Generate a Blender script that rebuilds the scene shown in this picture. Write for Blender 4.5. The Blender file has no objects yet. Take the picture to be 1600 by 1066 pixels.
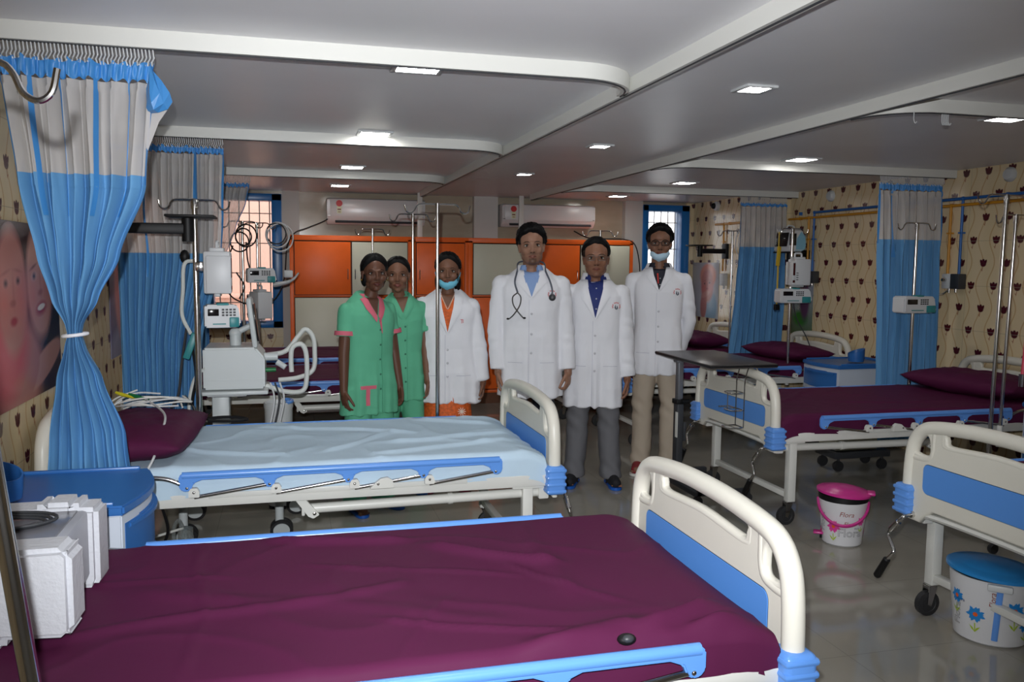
import bpy, bmesh, math, random
from mathutils import Vector, Matrix, noise
from mathutils.bvhtree import BVHTree
PI = math.pi
random.seed(7)
scn = bpy.context.scene
COL = scn.collection

# ------------------------------------------------------------------ camera, world, light, exposure
CAMH = 1.45
YAW, PITCH, ROLL = 0.25843405, 0.09199056, 0.00936584
def _cam():
    cd = bpy.data.cameras.new('camera'); cam = bpy.data.objects.new('camera', cd); COL.objects.link(cam)
    cd.sensor_width = 36.0; cd.lens = 36.0 * 1313.58 / 1600.0; cd.clip_start = 0.02; cd.clip_end = 200
    sy, cy = math.sin(YAW), math.cos(YAW)
    f = Vector((sy*math.cos(PITCH), cy*math.cos(PITCH), -math.sin(PITCH)))
    r = Vector((cy, -sy, 0)); u = r.cross(f)
    r2 = r*math.cos(ROLL) + u*math.sin(ROLL); u2 = u*math.cos(ROLL) - r*math.sin(ROLL)
    m = Matrix((r2, u2, -f)).transposed().to_4x4(); m.translation = Vector((0, 0, CAMH))
    cam.matrix_world = m
    scn.camera = cam
_cam()
vs = scn.view_settings
vs.view_transform = 'Standard'; vs.look = 'None'; vs.gamma = 1.0; vs.use_curve_mapping = False
vs.exposure = 0.3
w = bpy.data.worlds.new('daylight'); scn.world = w; w.use_nodes = True
w.node_tree.nodes['Background'].inputs[0].default_value = (0.93, 0.96, 1.0, 1)
w.node_tree.nodes['Background'].inputs[1].default_value = 2.2
# the camera's own pop-up flash, a little above and left of the lens
fl = bpy.data.lights.new('camera_flash', 'SPOT'); fl.energy = 330; fl.shadow_soft_size = 0.012
fl.spot_size = math.radians(86); fl.spot_blend = 0.9; fl.color = (0.95, 0.97, 1.0)
flo = bpy.data.objects.new('camera_flash', fl); COL.objects.link(flo)
flo.matrix_world = scn.camera.matrix_world.copy(); flo.location = (-0.035, 0.0, CAMH + 0.10)
LAMP = 34.0      # emission strength of the ceiling panels

CEIL = 2.155; XL = -1.0; XR = 4.72; YB = 8.9; YF = -2.2; XR2 = 4.5; YSTEP = 7.3

# ------------------------------------------------------------------ materials
def lin(c):
    c = c/255.0
    return c/12.92 if c <= 0.04045 else ((c+0.055)/1.055)**2.4
def rgb(r, g, b): return (lin(r), lin(g), lin(b), 1.0)
class X:
    """tiny expression builder over shader math nodes"""
    nt = None
    def __init__(s, sock): s.s = sock
    @staticmethod
    def op(o, *a):
        n = X.nt.nodes.new('ShaderNodeMath'); n.operation = o
        for i, v in enumerate(a):
            if isinstance(v, X): X.nt.links.new(v.s, n.inputs[i])
            else: n.inputs[i].default_value = float(v)
        return X(n.outputs[0])
    def __add__(s, o): return X.op('ADD', s, o)
    def __radd__(s, o): return X.op('ADD', o, s)
    def __sub__(s, o): return X.op('SUBTRACT', s, o)
    def __rsub__(s, o): return X.op('SUBTRACT', o, s)
    def __mul__(s, o): return X.op('MULTIPLY', s, o)
    def __rmul__(s, o): return X.op('MULTIPLY', o, s)
    def __truediv__(s, o): return X.op('DIVIDE', s, o)
def xf(o, *a): return X.op(o, *a)
def step(d, soft):            # 1 inside (d<0) .. 0 outside
    m = X.nt.nodes.new('ShaderNodeMapRange'); m.clamp = True
    X.nt.links.new(d.s, m.inputs[0]); m.inputs[1].default_value = soft; m.inputs[2].default_value = -soft
    m.inputs[3].default_value = 0; m.inputs[4].default_value = 1
    return X(m.outputs[0])
def blob(u, v, cx, cy, rx, ry, rot=0.0, soft=0.12):
    c, s_ = math.cos(rot), math.sin(rot)
    du, dv = u-cx, v-cy
    a = (du*c + dv*s_)/rx; b = (dv*c - du*s_)/ry
    return step(xf('SQRT', a*a + b*b) - 1.0, soft)
def mixc(fac, a, b):
    n = X.nt.nodes.new('ShaderNodeMix'); n.data_type = 'RGBA'
    if isinstance(fac, X): X.nt.links.new(fac.s, n.inputs[0])
    else: n.inputs[0].default_value = fac
    for i, v in ((6, a), (7, b)):
        if isinstance(v, tuple): n.inputs[i].default_value = v
        else: X.nt.links.new(v, n.inputs[i])
    return n.outputs[2]
MATS = {}
def mat(name, col=(0.8, 0.8, 0.8, 1), rough=0.5, metal=0.0, spec=0.5, bump=None, var=None, sheen=0.0, coat=0.0, alpha=1.0, trans=0.0, emit=None, strength=0.0, attr=None):
    """bump=(scale, strength, distance[, stretch]); var=(scale, amount)"""
    if name in MATS: return MATS[name]
    m = bpy.data.materials.new(name); m.use_nodes = True; nt = m.node_tree; b = nt.nodes['Principled BSDF']
    b.inputs['Base Color'].default_value = col; b.inputs['Roughness'].default_value = rough
    b.inputs['Metallic'].default_value = metal; b.inputs['Specular IOR Level'].default_value = spec
    b.inputs['Sheen Weight'].default_value = sheen; b.inputs['Coat Weight'].default_value = coat
    b.inputs['Alpha'].default_value = alpha; b.inputs['Transmission Weight'].default_value = trans
    if emit: b.inputs['Emission Color'].default_value = emit; b.inputs['Emission Strength'].default_value = strength
    X.nt = nt
    tc = nt.nodes.new('ShaderNodeTexCoord')
    if attr:
        a = nt.nodes.new('ShaderNodeAttribute'); a.attribute_name = attr; nt.links.new(a.outputs['Color'], b.inputs['Base Color'])
    if var:
        n = nt.nodes.new('ShaderNodeTexNoise'); n.inputs['Scale'].default_value = var[0]; n.inputs['Detail'].default_value = 4
        nt.links.new(tc.outputs['Object'], n.inputs['Vector'])
        lo = tuple(c*(1-var[1]) for c in col[:3])+(1,); hi = tuple(min(1, c*(1+var[1])) for c in col[:3])+(1,)
        mr = nt.nodes.new('ShaderNodeMapRange'); mr.inputs[1].default_value = .3; mr.inputs[2].default_value = .7
        nt.links.new(n.outputs[0], mr.inputs[0])
        nt.links.new(mixc(X(mr.outputs[0]), lo, hi), b.inputs['Base Color'])
    if bump:
        n = nt.nodes.new('ShaderNodeTexNoise'); n.inputs['Scale'].default_value = bump[0]; n.inputs['Detail'].default_value = 5
        mp = nt.nodes.new('ShaderNodeMapping'); nt.links.new(tc.outputs['Object'], mp.inputs[0]); nt.links.new(mp.outputs[0], n.inputs['Vector'])
        if len(bump) > 3: mp.inputs['Scale'].default_value = bump[3]
        bp = nt.nodes.new('ShaderNodeBump'); bp.inputs['Strength'].default_value = bump[1]; bp.inputs['Distance'].default_value = bump[2]
        nt.links.new(n.outputs[0], bp.inputs['Height']); nt.links.new(bp.outputs[0], b.inputs['Normal'])
    MATS[name] = m
    return m
def tulip_mat(name, axis, base, dark=1.0):
    """glossy printed wall tile: staggered dark tulips over wavy ochre vines. axis: which object axis runs along the wall"""
    m = mat(name, base, rough=0.22, spec=0.5); nt = m.node_tree; X.nt = nt
    tc = nt.nodes.new('ShaderNodeTexCoord'); sp = nt.nodes.new('ShaderNodeSeparateXYZ'); nt.links.new(tc.outputs['Object'], sp.inputs[0])
    U, V = X(sp.outputs[axis]), X(sp.outputs[2])
    p, q = 0.2, 0.32
    u0 = xf('FLOORED_MODULO', U, p) - p/2; v0 = xf('FLOORED_MODULO', V-0.04, q) - q/2
    u1 = xf('FLOORED_MODULO', U+p/2, p) - p/2; v1 = xf('FLOORED_MODULO', V-0.04+q/2, q) - q/2
    # vine: centred on the column, swinging sideways around the flowers
    def vine(uu, ph):
        c = xf('SINE', V*(2*PI/q)+ph)*0.026
        return step(xf('ABSOLUTE', uu-c-0.03) - 0.0048, 0.002)
    vn = xf('MAXIMUM', vine(u0, 0.6), vine(u1, 0.6))
    def tulip(uu, vv):
        a = blob(uu, vv, 0, -.002, .026, .021, 0, .14)
        b = blob(uu, vv, -.017, .008, .011, .022, .5, .12)
        c = blob(uu, vv, .017, .008, .011, .022, -.5, .12)
        d = blob(uu, vv, 0.001, .013, .014, .020, 0, .14)
        e = blob(uu, vv, .006, -.04, .003, .018, .2, .2)
        f = blob(uu, vv, .012, -.046, .0025, .010, -.8, .2)
        return xf('MAXIMUM', xf('MAXIMUM', a, b), xf('MAXIMUM', c, d)), xf('MAXIMUM', e, f)
    t0, s0 = tulip(u0, v0); t1, s1 = tulip(u1, v1)
    nz = nt.nodes.new('ShaderNodeTexNoise'); nz.inputs['Scale'].default_value = 60; nt.links.new(tc.outputs['Object'], nz.inputs['Vector'])
    n2 = nt.nodes.new('ShaderNodeTexNoise'); n2.inputs['Scale'].default_value = 2.2; nt.links.new(tc.outputs['Object'], n2.inputs['Vector'])
    band = xf('MULTIPLY', xf('SINE', U*(2*PI/p)), 0.5) + 0.5
    bc = mixc(band*0.3, base, tuple(c*.86 for c in base[:2])+(base[2]*.70, 1))
    bc = mixc(X(n2.outputs[0])*0.25, bc, tuple(c*.8 for c in base[:3])+(1,))
    bc = mixc(vn*0.6, bc, rgb(186, 138, 82))
    st = xf('MAXIMUM', s0, s1)
    bc = mixc(st*0.8, bc, rgb(150, 70, 50))
    tl = xf('MAXIMUM', t0, t1)
    tulc = mixc(X(nz.outputs[0]), rgb(52, 12, 22), rgb(98, 30, 36))
    bc = mixc(tl, bc, tulc)
    # grout lines between 0.3 x 0.45 tiles
    g = xf('MAXIMUM', step(xf('ABSOLUTE', xf('FLOORED_MODULO', U+.05, .6)-.3)-.0015, .001), step(xf('ABSOLUTE', xf('FLOORED_MODULO', V+.12, .32)-.16)-.0015, .001))
    bc = mixc(g*0.6, bc, rgb(150, 140, 125))
    nt.links.new(bc, nt.nodes['Principled BSDF'].inputs['Base Color'])
    return m

# ------------------------------------------------------------------ mesh building
def catmull(pts, k=6, closed=False):
    P = [Vector(p) for p in pts]; out = []; n = len(P)
    rng = range(n) if closed else range(n-1)
    for i in rng:
        p1, p2 = P[i], P[(i+1) % n]
        p0 = P[(i-1) % n] if (closed or i > 0) else p1*2-p2
        p3 = P[(i+2) % n] if (closed or i+2 < n) else p2*2-p1
        for j in range(k):
            t = j/k
            out.append(0.5*((2*p1)+(p2-p0)*t+(2*p0-5*p1+4*p2-p3)*t*t+(3*p1-p0-3*p2+p3)*t**3))
    if not closed: out.append(P[-1])
    return out
def fillet(pts, r, k=5, closed=False):
    """round the corners of a polyline"""
    P = [Vector(p) for p in pts]; n = len(P); out = []
    for i in range(n):
        if not closed and i in (0, n-1): out.append(P[i]); continue
        a, b, c = P[i-1], P[i], P[(i+1) % n]
        d1 = (a-b); d2 = (c-b); l = min(r, d1.length*.49, d2.length*.49)
        s, e = b+d1.normalized()*l, b+d2.normalized()*l
        for j in range(k+1):
            t = j/k; out.append(s*(1-t)**2+b*2*t*(1-t)+e*t*t)
    return out
class MB:
    def __init__(s): s.bm = bmesh.new(); s.mi = 0
    def _add(s, t, smooth=True):
        for f in t.faces: f.material_index = s.mi
        me = bpy.data.meshes.new('_'); t.to_mesh(me); t.free(); s.bm.from_mesh(me); bpy.data.meshes.remove(me); return s
    def box(s, c, d, bev=0.0, rz=0.0, rx=0.0, ry=0.0, seg=2, mi=None):
        t = bmesh.new(); bmesh.ops.create_cube(t, size=1.0)
        for v in t.verts: v.co = Vector((v.co.x*d[0], v.co.y*d[1], v.co.z*d[2]))
        if bev > 0: bmesh.ops.bevel(t, geom=list(t.edges), offset=min(bev, min(d)*.49), segments=seg, profile=.5, affect='EDGES')
        M = Matrix.Translation(c) @ Matrix.Rotation(rz, 4, 'Z') @ Matrix.Rotation(ry, 4, 'Y') @ Matrix.Rotation(rx, 4, 'X')
        bmesh.ops.transform(t, matrix=M, verts=t.verts)
        if mi is not None: o = s.mi; s.mi = mi; s._add(t); s.mi = o; return s
        return s._add(t)
    def tube(s, pts, r, n=10, closed=False, cap=True, flat=None):
        P = [Vector(p) for p in pts]; N = len(P)
        R = r if isinstance(r, (list, tuple)) else [r]*N
        t = bmesh.new(); rings = []; prev = None
        for i, p in enumerate(P):
            if closed: d = P[(i+1) % N]-P[i-1]
            else: d = P[min(i+1, N-1)]-P[max(i-1, 0)]
            if d.length < 1e-9: d = Vector((0, 0, 1))
            d.normalize()
            if prev is None:
                a = Vector((0, 0, 1)) if abs(d.z) < .9 else Vector((0, 1, 0)); u = a.cross(d).normalized()
            else:
                u = prev - d*prev.dot(d)
                if u.length < 1e-6: u = Vector((0, 1, 0)).cross(d)
                u.normalize()
            prev = u; v = d.cross(u)
            ring = []
            for j in range(n):
                a = 2*PI*j/n; k = (math.cos(a), math.sin(a)*(flat or 1))
                ring.append(t.verts.new(p+(u*k[0]+v*k[1])*R[i]))
            rings.append(ring)
        M = N if closed else N-1
        for i in range(M):
            A, B = rings[i], rings[(i+1) % N]
            for j in range(n): t.faces.new((A[j], A[(j+1) % n], B[(j+1) % n], B[j]))
        if cap and not closed: t.faces.new(list(reversed(rings[0]))); t.faces.new(rings[-1])
        return s._add(t)
    def cyl(s, a, b, r, r2=None, n=16): return s.tube([a, b], [r, r if r2 is None else r2], n)
    def lathe(s, prof, c=(0, 0, 0), n=28, axis='Z', sx=1, sy=1, M=None):
        t = bmesh.new(); rings = []
        for r, z in prof:
            rings.append([t.verts.new((max(r, 1e-5)*math.cos(2*PI*j/n)*sx, max(r, 1e-5)*math.sin(2*PI*j/n)*sy, z)) for j in range(n)])
        for A, B in zip(rings, rings[1:]):
            for j in range(n): t.faces.new((A[j], A[(j+1) % n], B[(j+1) % n], B[j]))
        t.faces.new(list(reversed(rings[0]))); t.faces.new(rings[-1])
        R = Matrix.Identity(4)
        if axis == 'X': R = Matrix.Rotation(PI/2, 4, 'Y')
        if axis == 'Y': R = Matrix.Rotation(-PI/2, 4, 'X')
        bmesh.ops.transform(t, matrix=Matrix.Translation(c) @ (M or R), verts=t.verts)
        bmesh.ops.recalc_face_normals(t, faces=t.faces)
        return s._add(t)
    def ell(s, c, r, n=16, M=None):
        t = bmesh.new(); bmesh.ops.create_uvsphere(t, u_segments=n, v_segments=max(6, n//2+2), radius=1)
        r = (r, r, r) if not isinstance(r, (tuple, list)) else r
        for v in t.verts: v.co = Vector((v.co.x*r[0], v.co.y*r[1], v.co.z*r[2]))
        m = Matrix.Translation(c) @ (M if M is not None else Matrix.Identity(4))
        bmesh.ops.transform(t, matrix=m, verts=t.verts)
        return s._add(t)
    def rc(s, a, b, ra, rb, n=14):
        """tapered limb with round ends"""
        a, b = Vector(a), Vector(b); s.tube([a, b], [ra, rb], n); s.ell(a, ra, n); return s.ell(b, rb, n)
    def limb(s, pts, rs, n=14):
        for i in range(len(pts)-1): s.rc(pts[i], pts[i+1], rs[i], rs[i+1], n)
        return s
    def grid(s, P, closed=False):
        t = bmesh.new(); V = [[t.verts.new(p) for p in row] for row in P]
        for i in range(len(V)-1):
            m = len(V[i])
            for j in range(m if closed else m-1): t.faces.new((V[i][j], V[i][(j+1) % m], V[i+1][(j+1) % m], V[i+1][j]))
        return s._add(t)
    def loft(s, rings, cap=True):
        t = bmesh.new(); V = [[t.verts.new(p) for p in row] for row in rings]; m = len(V[0])
        for i in range(len(V)-1):
            for j in range(m): t.faces.new((V[i][j], V[i][(j+1) % m], V[i+1][(j+1) % m], V[i+1][j]))
        if cap: t.faces.new(list(reversed(V[0]))); t.faces.new(V[-1])
        bmesh.ops.recalc_face_normals(t, faces=t.faces)
        return s._add(t)
    def prism(s, pts, d, M=None, bev=0.0):
        """extrude a 2D outline (x,y) by d along z, centred, then transform by M"""
        t = bmesh.new(); f = t.faces.new([t.verts.new((p[0], p[1], -d/2)) for p in pts])
        r = bmesh.ops.extrude_face_region(t, geom=[f]); bmesh.ops.translate(t, verts=[v for v in r['geom'] if isinstance(v, bmesh.types.BMVert)], vec=(0, 0, d))
        bmesh.ops.recalc_face_normals(t, faces=t.faces)
        if bev: bmesh.ops.bevel(t, geom=[e for e in t.edges if e.calc_face_angle(0) > .6], offset=bev, segments=2, affect='EDGES')
        if M is not None: bmesh.ops.transform(t, matrix=M, verts=t.verts)
        return s._add(t)
    def mesh(s, me, M=None):
        t = bmesh.new(); t.from_mesh(me)
        if M is not None: bmesh.ops.transform(t, matrix=M, verts=t.verts)
        return s._add(t)
    def build(s, name, m, parent=None, loc=(0, 0, 0), rz=0.0, ang=38, flat=False):
        me = bpy.data.meshes.new(name); s.bm.to_mesh(me); s.bm.free()
        for q in (m if isinstance(m, (list, tuple)) else [m]): me.materials.append(q)
        if not flat:
            me.polygons.foreach_set('use_smooth', [True]*len(me.polygons)); me.set_sharp_from_angle(angle=math.radians(ang))
        o = bpy.data.objects.new(name, me); COL.objects.link(o); o.location = loc; o.rotation_euler = (0, 0, rz)
        if parent: o.parent = parent
        return o
XZ = Matrix(((1, 0, 0, 0), (0, 0, -1, 0), (0, 1, 0, 0), (0, 0, 0, 1)))       # outline (x,y) -> (x,z), thickness along y
YZ = Matrix(((0, 0, 1, 0), (1, 0, 0, 0), (0, 1, 0, 0), (0, 0, 0, 1)))        # outline (x,y) -> (y,z), thickness along x
def rrect(x0, y0, x1, y1, r, k=5):
    out = []
    for cx, cy, a0 in ((x1-r, y0+r, -PI/2), (x1-r, y1-r, 0), (x0+r, y1-r, PI/2), (x0+r, y0+r, PI)):
        for j in range(k+1): a = a0+PI/2*j/k; out.append((cx+r*math.cos(a), cy+r*math.sin(a)))
    return out
def plate(outline, holes, thick, bev):
    """2D outline with holes -> solid mesh with rounded rims (via a filled curve)"""
    cu = bpy.data.curves.new('_', 'CURVE'); cu.dimensions = '2D'; cu.fill_mode = 'BOTH'; cu.extrude = thick/2-bev; cu.bevel_depth = bev; cu.bevel_resolution = 2; cu.offset = -bev
    for pl in [outline]+holes:
        sp = cu.splines.new('POLY'); sp.points.add(len(pl)-1); sp.use_cyclic_u = True
        for i, p in enumerate(pl): sp.points[i].co = (p[0], p[1], 0, 1)
    o = bpy.data.objects.new('_', cu); me = bpy.data.meshes.new_from_object(o); bpy.data.objects.remove(o); bpy.data.curves.remove(cu)
    return me
def textmesh(body, size, ext=0.0005, shear=0.0, outline=False):
    cu = bpy.data.curves.new('_', 'FONT'); cu.body = body; cu.size = size; cu.shear = shear; cu.align_x = 'CENTER'; cu.align_y = 'CENTER'
    if outline: cu.fill_mode = 'NONE'; cu.bevel_depth = size*.012; cu.bevel_resolution = 0
    else: cu.extrude = ext
    cu.resolution_u = 3
    o = bpy.data.objects.new('_', cu); me = bpy.data.meshes.new_from_object(o); bpy.data.objects.remove(o); bpy.data.curves.remove(cu)
    return me
def voxel(mb, vox, smooth=4, fac=.5):
    me = bpy.data.meshes.new('_'); mb.bm.to_mesh(me); mb.bm.free()
    o = bpy.data.objects.new('_', me); COL.objects.link(o)
    m = o.modifiers.new('r', 'REMESH'); m.mode = 'VOXEL'; m.voxel_size = vox
    if smooth: k = o.modifiers.new('s', 'SMOOTH'); k.iterations = smooth; k.factor = fac
    dg = bpy.context.evaluated_depsgraph_get(); out = bpy.data.meshes.new_from_object(o.evaluated_get(dg))
    bpy.data.objects.remove(o); bpy.data.meshes.remove(me)
    return out
def link(name, me, mats, parent=None, loc=(0, 0, 0), smooth=True):
    for q in (mats if isinstance(mats, (list, tuple)) else [mats]): me.materials.append(q)
    if smooth: me.polygons.foreach_set('use_smooth', [True]*len(me.polygons))
    o = bpy.data.objects.new(name, me); COL.objects.link(o); o.location = loc
    if parent: o.parent = parent
    return o
def tag(o, label=None, cat=None, group=None, kind=None):
    for k, v in (('label', label), ('category', cat), ('group', group), ('kind', kind)):
        if v: o[k] = v
    return o
def thing(name, label, cat, loc=(0, 0, 0), rz=0.0, group=None):
    o = bpy.data.objects.new(name, None); COL.objects.link(o); o.location = loc; o.rotation_euler = (0, 0, rz); o.empty_display_size = .1
    return tag(o, label, cat, group)
def struct(o): o['kind'] = 'structure'; return o
def copy_tree(o, parent=None):
    c = o.copy(); COL.objects.link(c); c.parent = parent
    for ch in list(o.children): copy_tree(ch, c)
    return c
def dup(o, loc, rz=None, label=None):
    c = copy_tree(o); c.location = loc
    if rz is not None: c.rotation_euler = (0, 0, rz)
    if label: c['label'] = label
    return c
def fbm(x, y, z=0.0, o=3):
    return noise.fractal(Vector((x, y, z)), 1.0, 2.0, o)

M_white = mat('painted_steel_white', rgb(214, 214, 208), .35, bump=(40, .05, .002))
M_abs = mat('ivory_plastic', rgb(220, 217, 205), .38, var=(3, .03), bump=(300, .12, .0006))
M_blue = mat('blue_plastic', rgb(84, 140, 222), .3)
M_bluelt = mat('light_blue_plastic', rgb(96, 150, 226), .28)
M_inset = mat('blue_inset_panel', rgb(88, 146, 222), .4)
M_chrome = mat('chrome', rgb(200, 198, 196), .16, metal=1.0)
M_black = mat('black_plastic', rgb(16, 16, 18), .5, spec=.3)
M_rubber = mat('grey_black_rubber', rgb(36, 36, 38), .6)
M_dark = mat('dark_grey_plastic', rgb(52, 54, 58), .45)
M_grey = mat('light_grey_plastic', rgb(200, 203, 204), .4)
M_purple = mat('purple_coated_sheet', rgb(82, 30, 62), .6, spec=.08, bump=(9, .22, .008), sheen=.0)
M_sheet = mat('pale_blue_sheet', rgb(186, 208, 224), .85, spec=.2, bump=(14, .3, .008), var=(2.5, .05))
M_cloth = mat('blue_curtain_cloth', rgb(94, 148, 194), .6, spec=.25, bump=(30, .15, .002, (1, 1, .15)), sheen=.0)
M_locker = mat('locker_blue', rgb(46, 104, 172), .35)
M_lockerg = mat('locker_grey', rgb(196, 204, 216), .4)
M_teal = mat('teal_plastic', rgb(44, 132, 136), .4)
M_dispoff = mat('dark_display', rgb(24, 20, 22), .15)
M_orange = mat('orange_laminate', rgb(238, 104, 34), .38, spec=.3, var=(8, .04))
M_laminate = mat('pale_grey_laminate', rgb(206, 204, 184), .38, spec=.3, var=(3, .03))
M_brown = mat('brown_skirting', rgb(110, 72, 52), .35)
# ------------------------------------------------------------------ the room shell
def floor_mat():
    m = mat('floor_tile', rgb(128, 124, 114), .07, spec=.8); nt = m.node_tree; X.nt = nt
    tc = nt.nodes.new('ShaderNodeTexCoord'); sp = nt.nodes.new('ShaderNodeSeparateXYZ'); nt.links.new(tc.outputs['Object'], sp.inputs[0])
    nz = nt.nodes.new('ShaderNodeTexNoise'); nz.inputs['Scale'].default_value = 3; nz.inputs['Detail'].default_value = 6; nt.links.new(tc.outputs['Object'], nz.inputs[0])
    g = xf('MAXIMUM', *[step(xf('ABSOLUTE', xf('FLOORED_MODULO', X(sp.outputs[i])+.1, .6)-.3)-.0012, .001) for i in (0, 1)])
    c = mixc(X(nz.outputs[0]), rgb(138, 134, 124), rgb(160, 156, 146)); c = mixc(g*.5, c, rgb(92, 88, 80))
    nt.links.new(c, nt.nodes['Principled BSDF'].inputs['Base Color']); return m
M_floor = floor_mat()
M_ceil = mat('ceiling_board', rgb(226, 226, 229), .38, spec=.45, var=(1.2, .05), bump=(2.5, .06, .02))
M_tulR = tulip_mat('tulip_tile_side', 1, rgb(226, 206, 168))
M_tulB = tulip_mat('tulip_tile_back', 0, rgb(226, 206, 168))
def gloss_tile():
    m = mat('brown_gloss_tile', rgb(150, 138, 120), .14, spec=.6); nt = m.node_tree; X.nt = nt
    tc = nt.nodes.new('ShaderNodeTexCoord'); nz = nt.nodes.new('ShaderNodeTexNoise'); nz.inputs['Scale'].default_value = 2; nz.inputs['Detail'].default_value = 7
    mp = nt.nodes.new('ShaderNodeMapping'); mp.inputs['Scale'].default_value = (1, 1, 3); nt.links.new(tc.outputs['Object'], mp.inputs[0]); nt.links.new(mp.outputs[0], nz.inputs[0])
    nt.links.new(mixc(X(nz.outputs[0]), rgb(146, 132, 112), rgb(196, 186, 166)), nt.nodes['Principled BSDF'].inputs['Base Color']); return m
M_gtile = gloss_tile()
M_paint = mat('pale_wall_paint', rgb(196, 194, 190), .6, bump=(50, .05, .002))
def slab(name, x0, x1, y0, y1, z0, z1, m):
    b = MB(); b.box(((x0+x1)/2, (y0+y1)/2, (z0+z1)/2), (x1-x0, y1-y0, z1-z0)); return struct(b.build(name, m))
slab('floor', XL-.15, XR+.15, YF-.15, YB+.15, -.1, 0, M_floor)
slab('ceiling', XL-.15, XR+.15, YF-.15, YB+.15, CEIL, CEIL+.1, M_ceil)
slab('wall_left', XL-.15, XL, YF, YB+.15, 0, CEIL, M_tulR)
slab('wall_right', XR, XR+.15, YF, YB+.15, 0, CEIL, M_tulR)
slab('wall_right_recess', XR2, XR, YSTEP, YB, 0, CEIL, M_tulR)
slab('wall_front', XL-.15, XR+.15, YF-.15, YF, 0, CEIL, M_paint)
# back wall with two barred window openings
W1 = (-.80, -.07, .78, 2.12); W2 = (3.83, 4.40, .78, 2.12)
b = MB()
def wb(x0, x1, z0, z1, mi): b.mi = mi; b.box(((x0+x1)/2, YB+.075, (z0+z1)/2), (x1-x0, .15, z1-z0))
wb(XL, W1[0], 0, CEIL, 1); wb(W1[0], W1[1], 0, W1[2], 1); wb(W1[0], W1[1], W1[3], CEIL, 0)
wb(W1[1], W2[0], 0, CEIL, 0); wb(W2[0], W2[1], 0, W2[2], 1); wb(W2[0], W2[1], W2[3], CEIL, 0); wb(W2[1], XR, 0, CEIL, 1)
struct(b.build('wall_back', [M_gtile, M_tulB]))
for i, (x0, x1) in enumerate(((-.07, .10), (1.90, 2.16), (3.62, 3.83))):
    slab('wall_back_pillar', x0, x1, YB-.09, YB, 0, CEIL, M_paint)
M_frame = mat('blue_window_paint', rgb(24, 108, 178), .3); M_glass = mat('window_glass', (1, 1, 1, 1), .02, trans=1.0); M_bar = mat('window_bar', rgb(196, 178, 160), .4)
for n, (x0, x1, z0, z1), nb in (('window_1', W1, 6), ('window_2', W2, 5)):
    b = MB(); t = .07
    for c, d in ((((x0+x1)/2, YB-.01, z0+t/2), (x1-x0, .18, t)), (((x0+x1)/2, YB-.01, z1-t/2), (x1-x0, .18, t)), ((x0+t/2, YB-.01, (z0+z1)/2), (t, .18, z1-z0)), ((x1-t*.7, YB-.01, (z0+z1)/2), (t*1.4, .18, z1-z0))): b.box(c, d, .006)
    f = struct(b.build(n, M_frame))
    b = MB()
    for k in range(nb):
        xx = x0+t+(x1-x0-2*t)*(k+.5)/nb; b.cyl((xx, YB+.05, z0+.04), (xx, YB+.05, z1-.04), .006, n=8)
    for k in range(4):
        zz = z0+.25+k*.3; b.cyl((x0+.04, YB+.045, zz), (x1-.04, YB+.045, zz), .005, n=8)
    b.build('security_bars', M_bar, f)
    b = MB(); b.box(((x0+x1)/2, YB+.10, (z0+z1)/2), (x1-x0-.08, .006, z1-z0-.08)); b.build('pane', M_glass, f)
# neighbouring house wall seen through the left window
b = MB(); b.box((-.9, 11.6, 1.5), (4.2, .2, 5.0)); b.box((-.9, 11.46, 1.0), (4.2, .1, .06), .01)
tag(b.build('neighbouring_house_wall', mat('pink_plaster', rgb(222, 176, 158), .8, bump=(20, .2, .01))), 'sunlit pink plastered house wall outside the left barred window', 'building')
b = MB(); b.box((1.9, 13, -.15), (16, 8.0, .1)); struct(b.build('ground', mat('outside_concrete', rgb(170, 160, 150), .9)))

# ------------------------------------------------------------------ curtain rails on the ceiling
RZ0 = 2.1
def rail(pts, name, label):
    b = MB(); P = [Vector(p) for p in pts]; rings = []
    for i, p in enumerate(P):
        d = (P[min(i+1, len(P)-1)]-P[max(i-1, 0)]).normalized(); s = Vector((-d.y, d.x, 0))*.016
        rings.append([p+s+Vector((0, 0, RZ0)), p-s+Vector((0, 0, RZ0)), p-s+Vector((0, 0, CEIL)), p+s+Vector((0, 0, CEIL))])
    b.loft(rings)
    b.mi = 1
    sl = [(p.x, p.y, RZ0-.001) for p in P]; b.tube(sl, .0035, 6)
    o = b.build(name, [M_white, M_dark], ang=30); tag(o, label, 'curtain rail', 'curtain rails on the ceiling'); return o
def arc(cx, cy, r, a0, a1, k=8): return [(cx+r*math.cos(a0+(a1-a0)*j/k), cy+r*math.sin(a0+(a1-a0)*j/k), 0) for j in range(k+1)]
XA, XB = 1.27, 2.40
rail([(XA, YF+.02, 0), (XA, 8.36, 0)], 'curtain_rail', 'long white ceiling rail along the left edge of the aisle')
rail([(XB, YF+.02, 0), (XB, 8.36, 0)], 'curtain_rail', 'long white ceiling rail along the right edge of the aisle')
for y, l in ((2.87, 'nearest white cross rail over the front left curtain'), (4.83, 'middle white cross rail on the left side of the ceiling'), (6.8, 'farthest white cross rail on the left side of the ceiling'), (.9, 'white cross rail above the photographer, left side')):
    rail([(XL+.005, y, 0)]+arc(XA-.27, y+.25, .25, -PI/2, 0), 'curtain_rail', l)
for y, l in ((3.05, 'nearest white cross rail at the right, with two loose hooks'), (5.2, 'white cross rail holding the curtain beside the right bed'), (7.18, 'farthest white cross rail on the right side of the ceiling')):
    rail([(XR-.005 if y < 7.3 else XR2, y, 0)]+arc(XB+.27, y+.25, .25, -PI/2, -PI, 8), 'curtain_rail', l)
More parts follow.
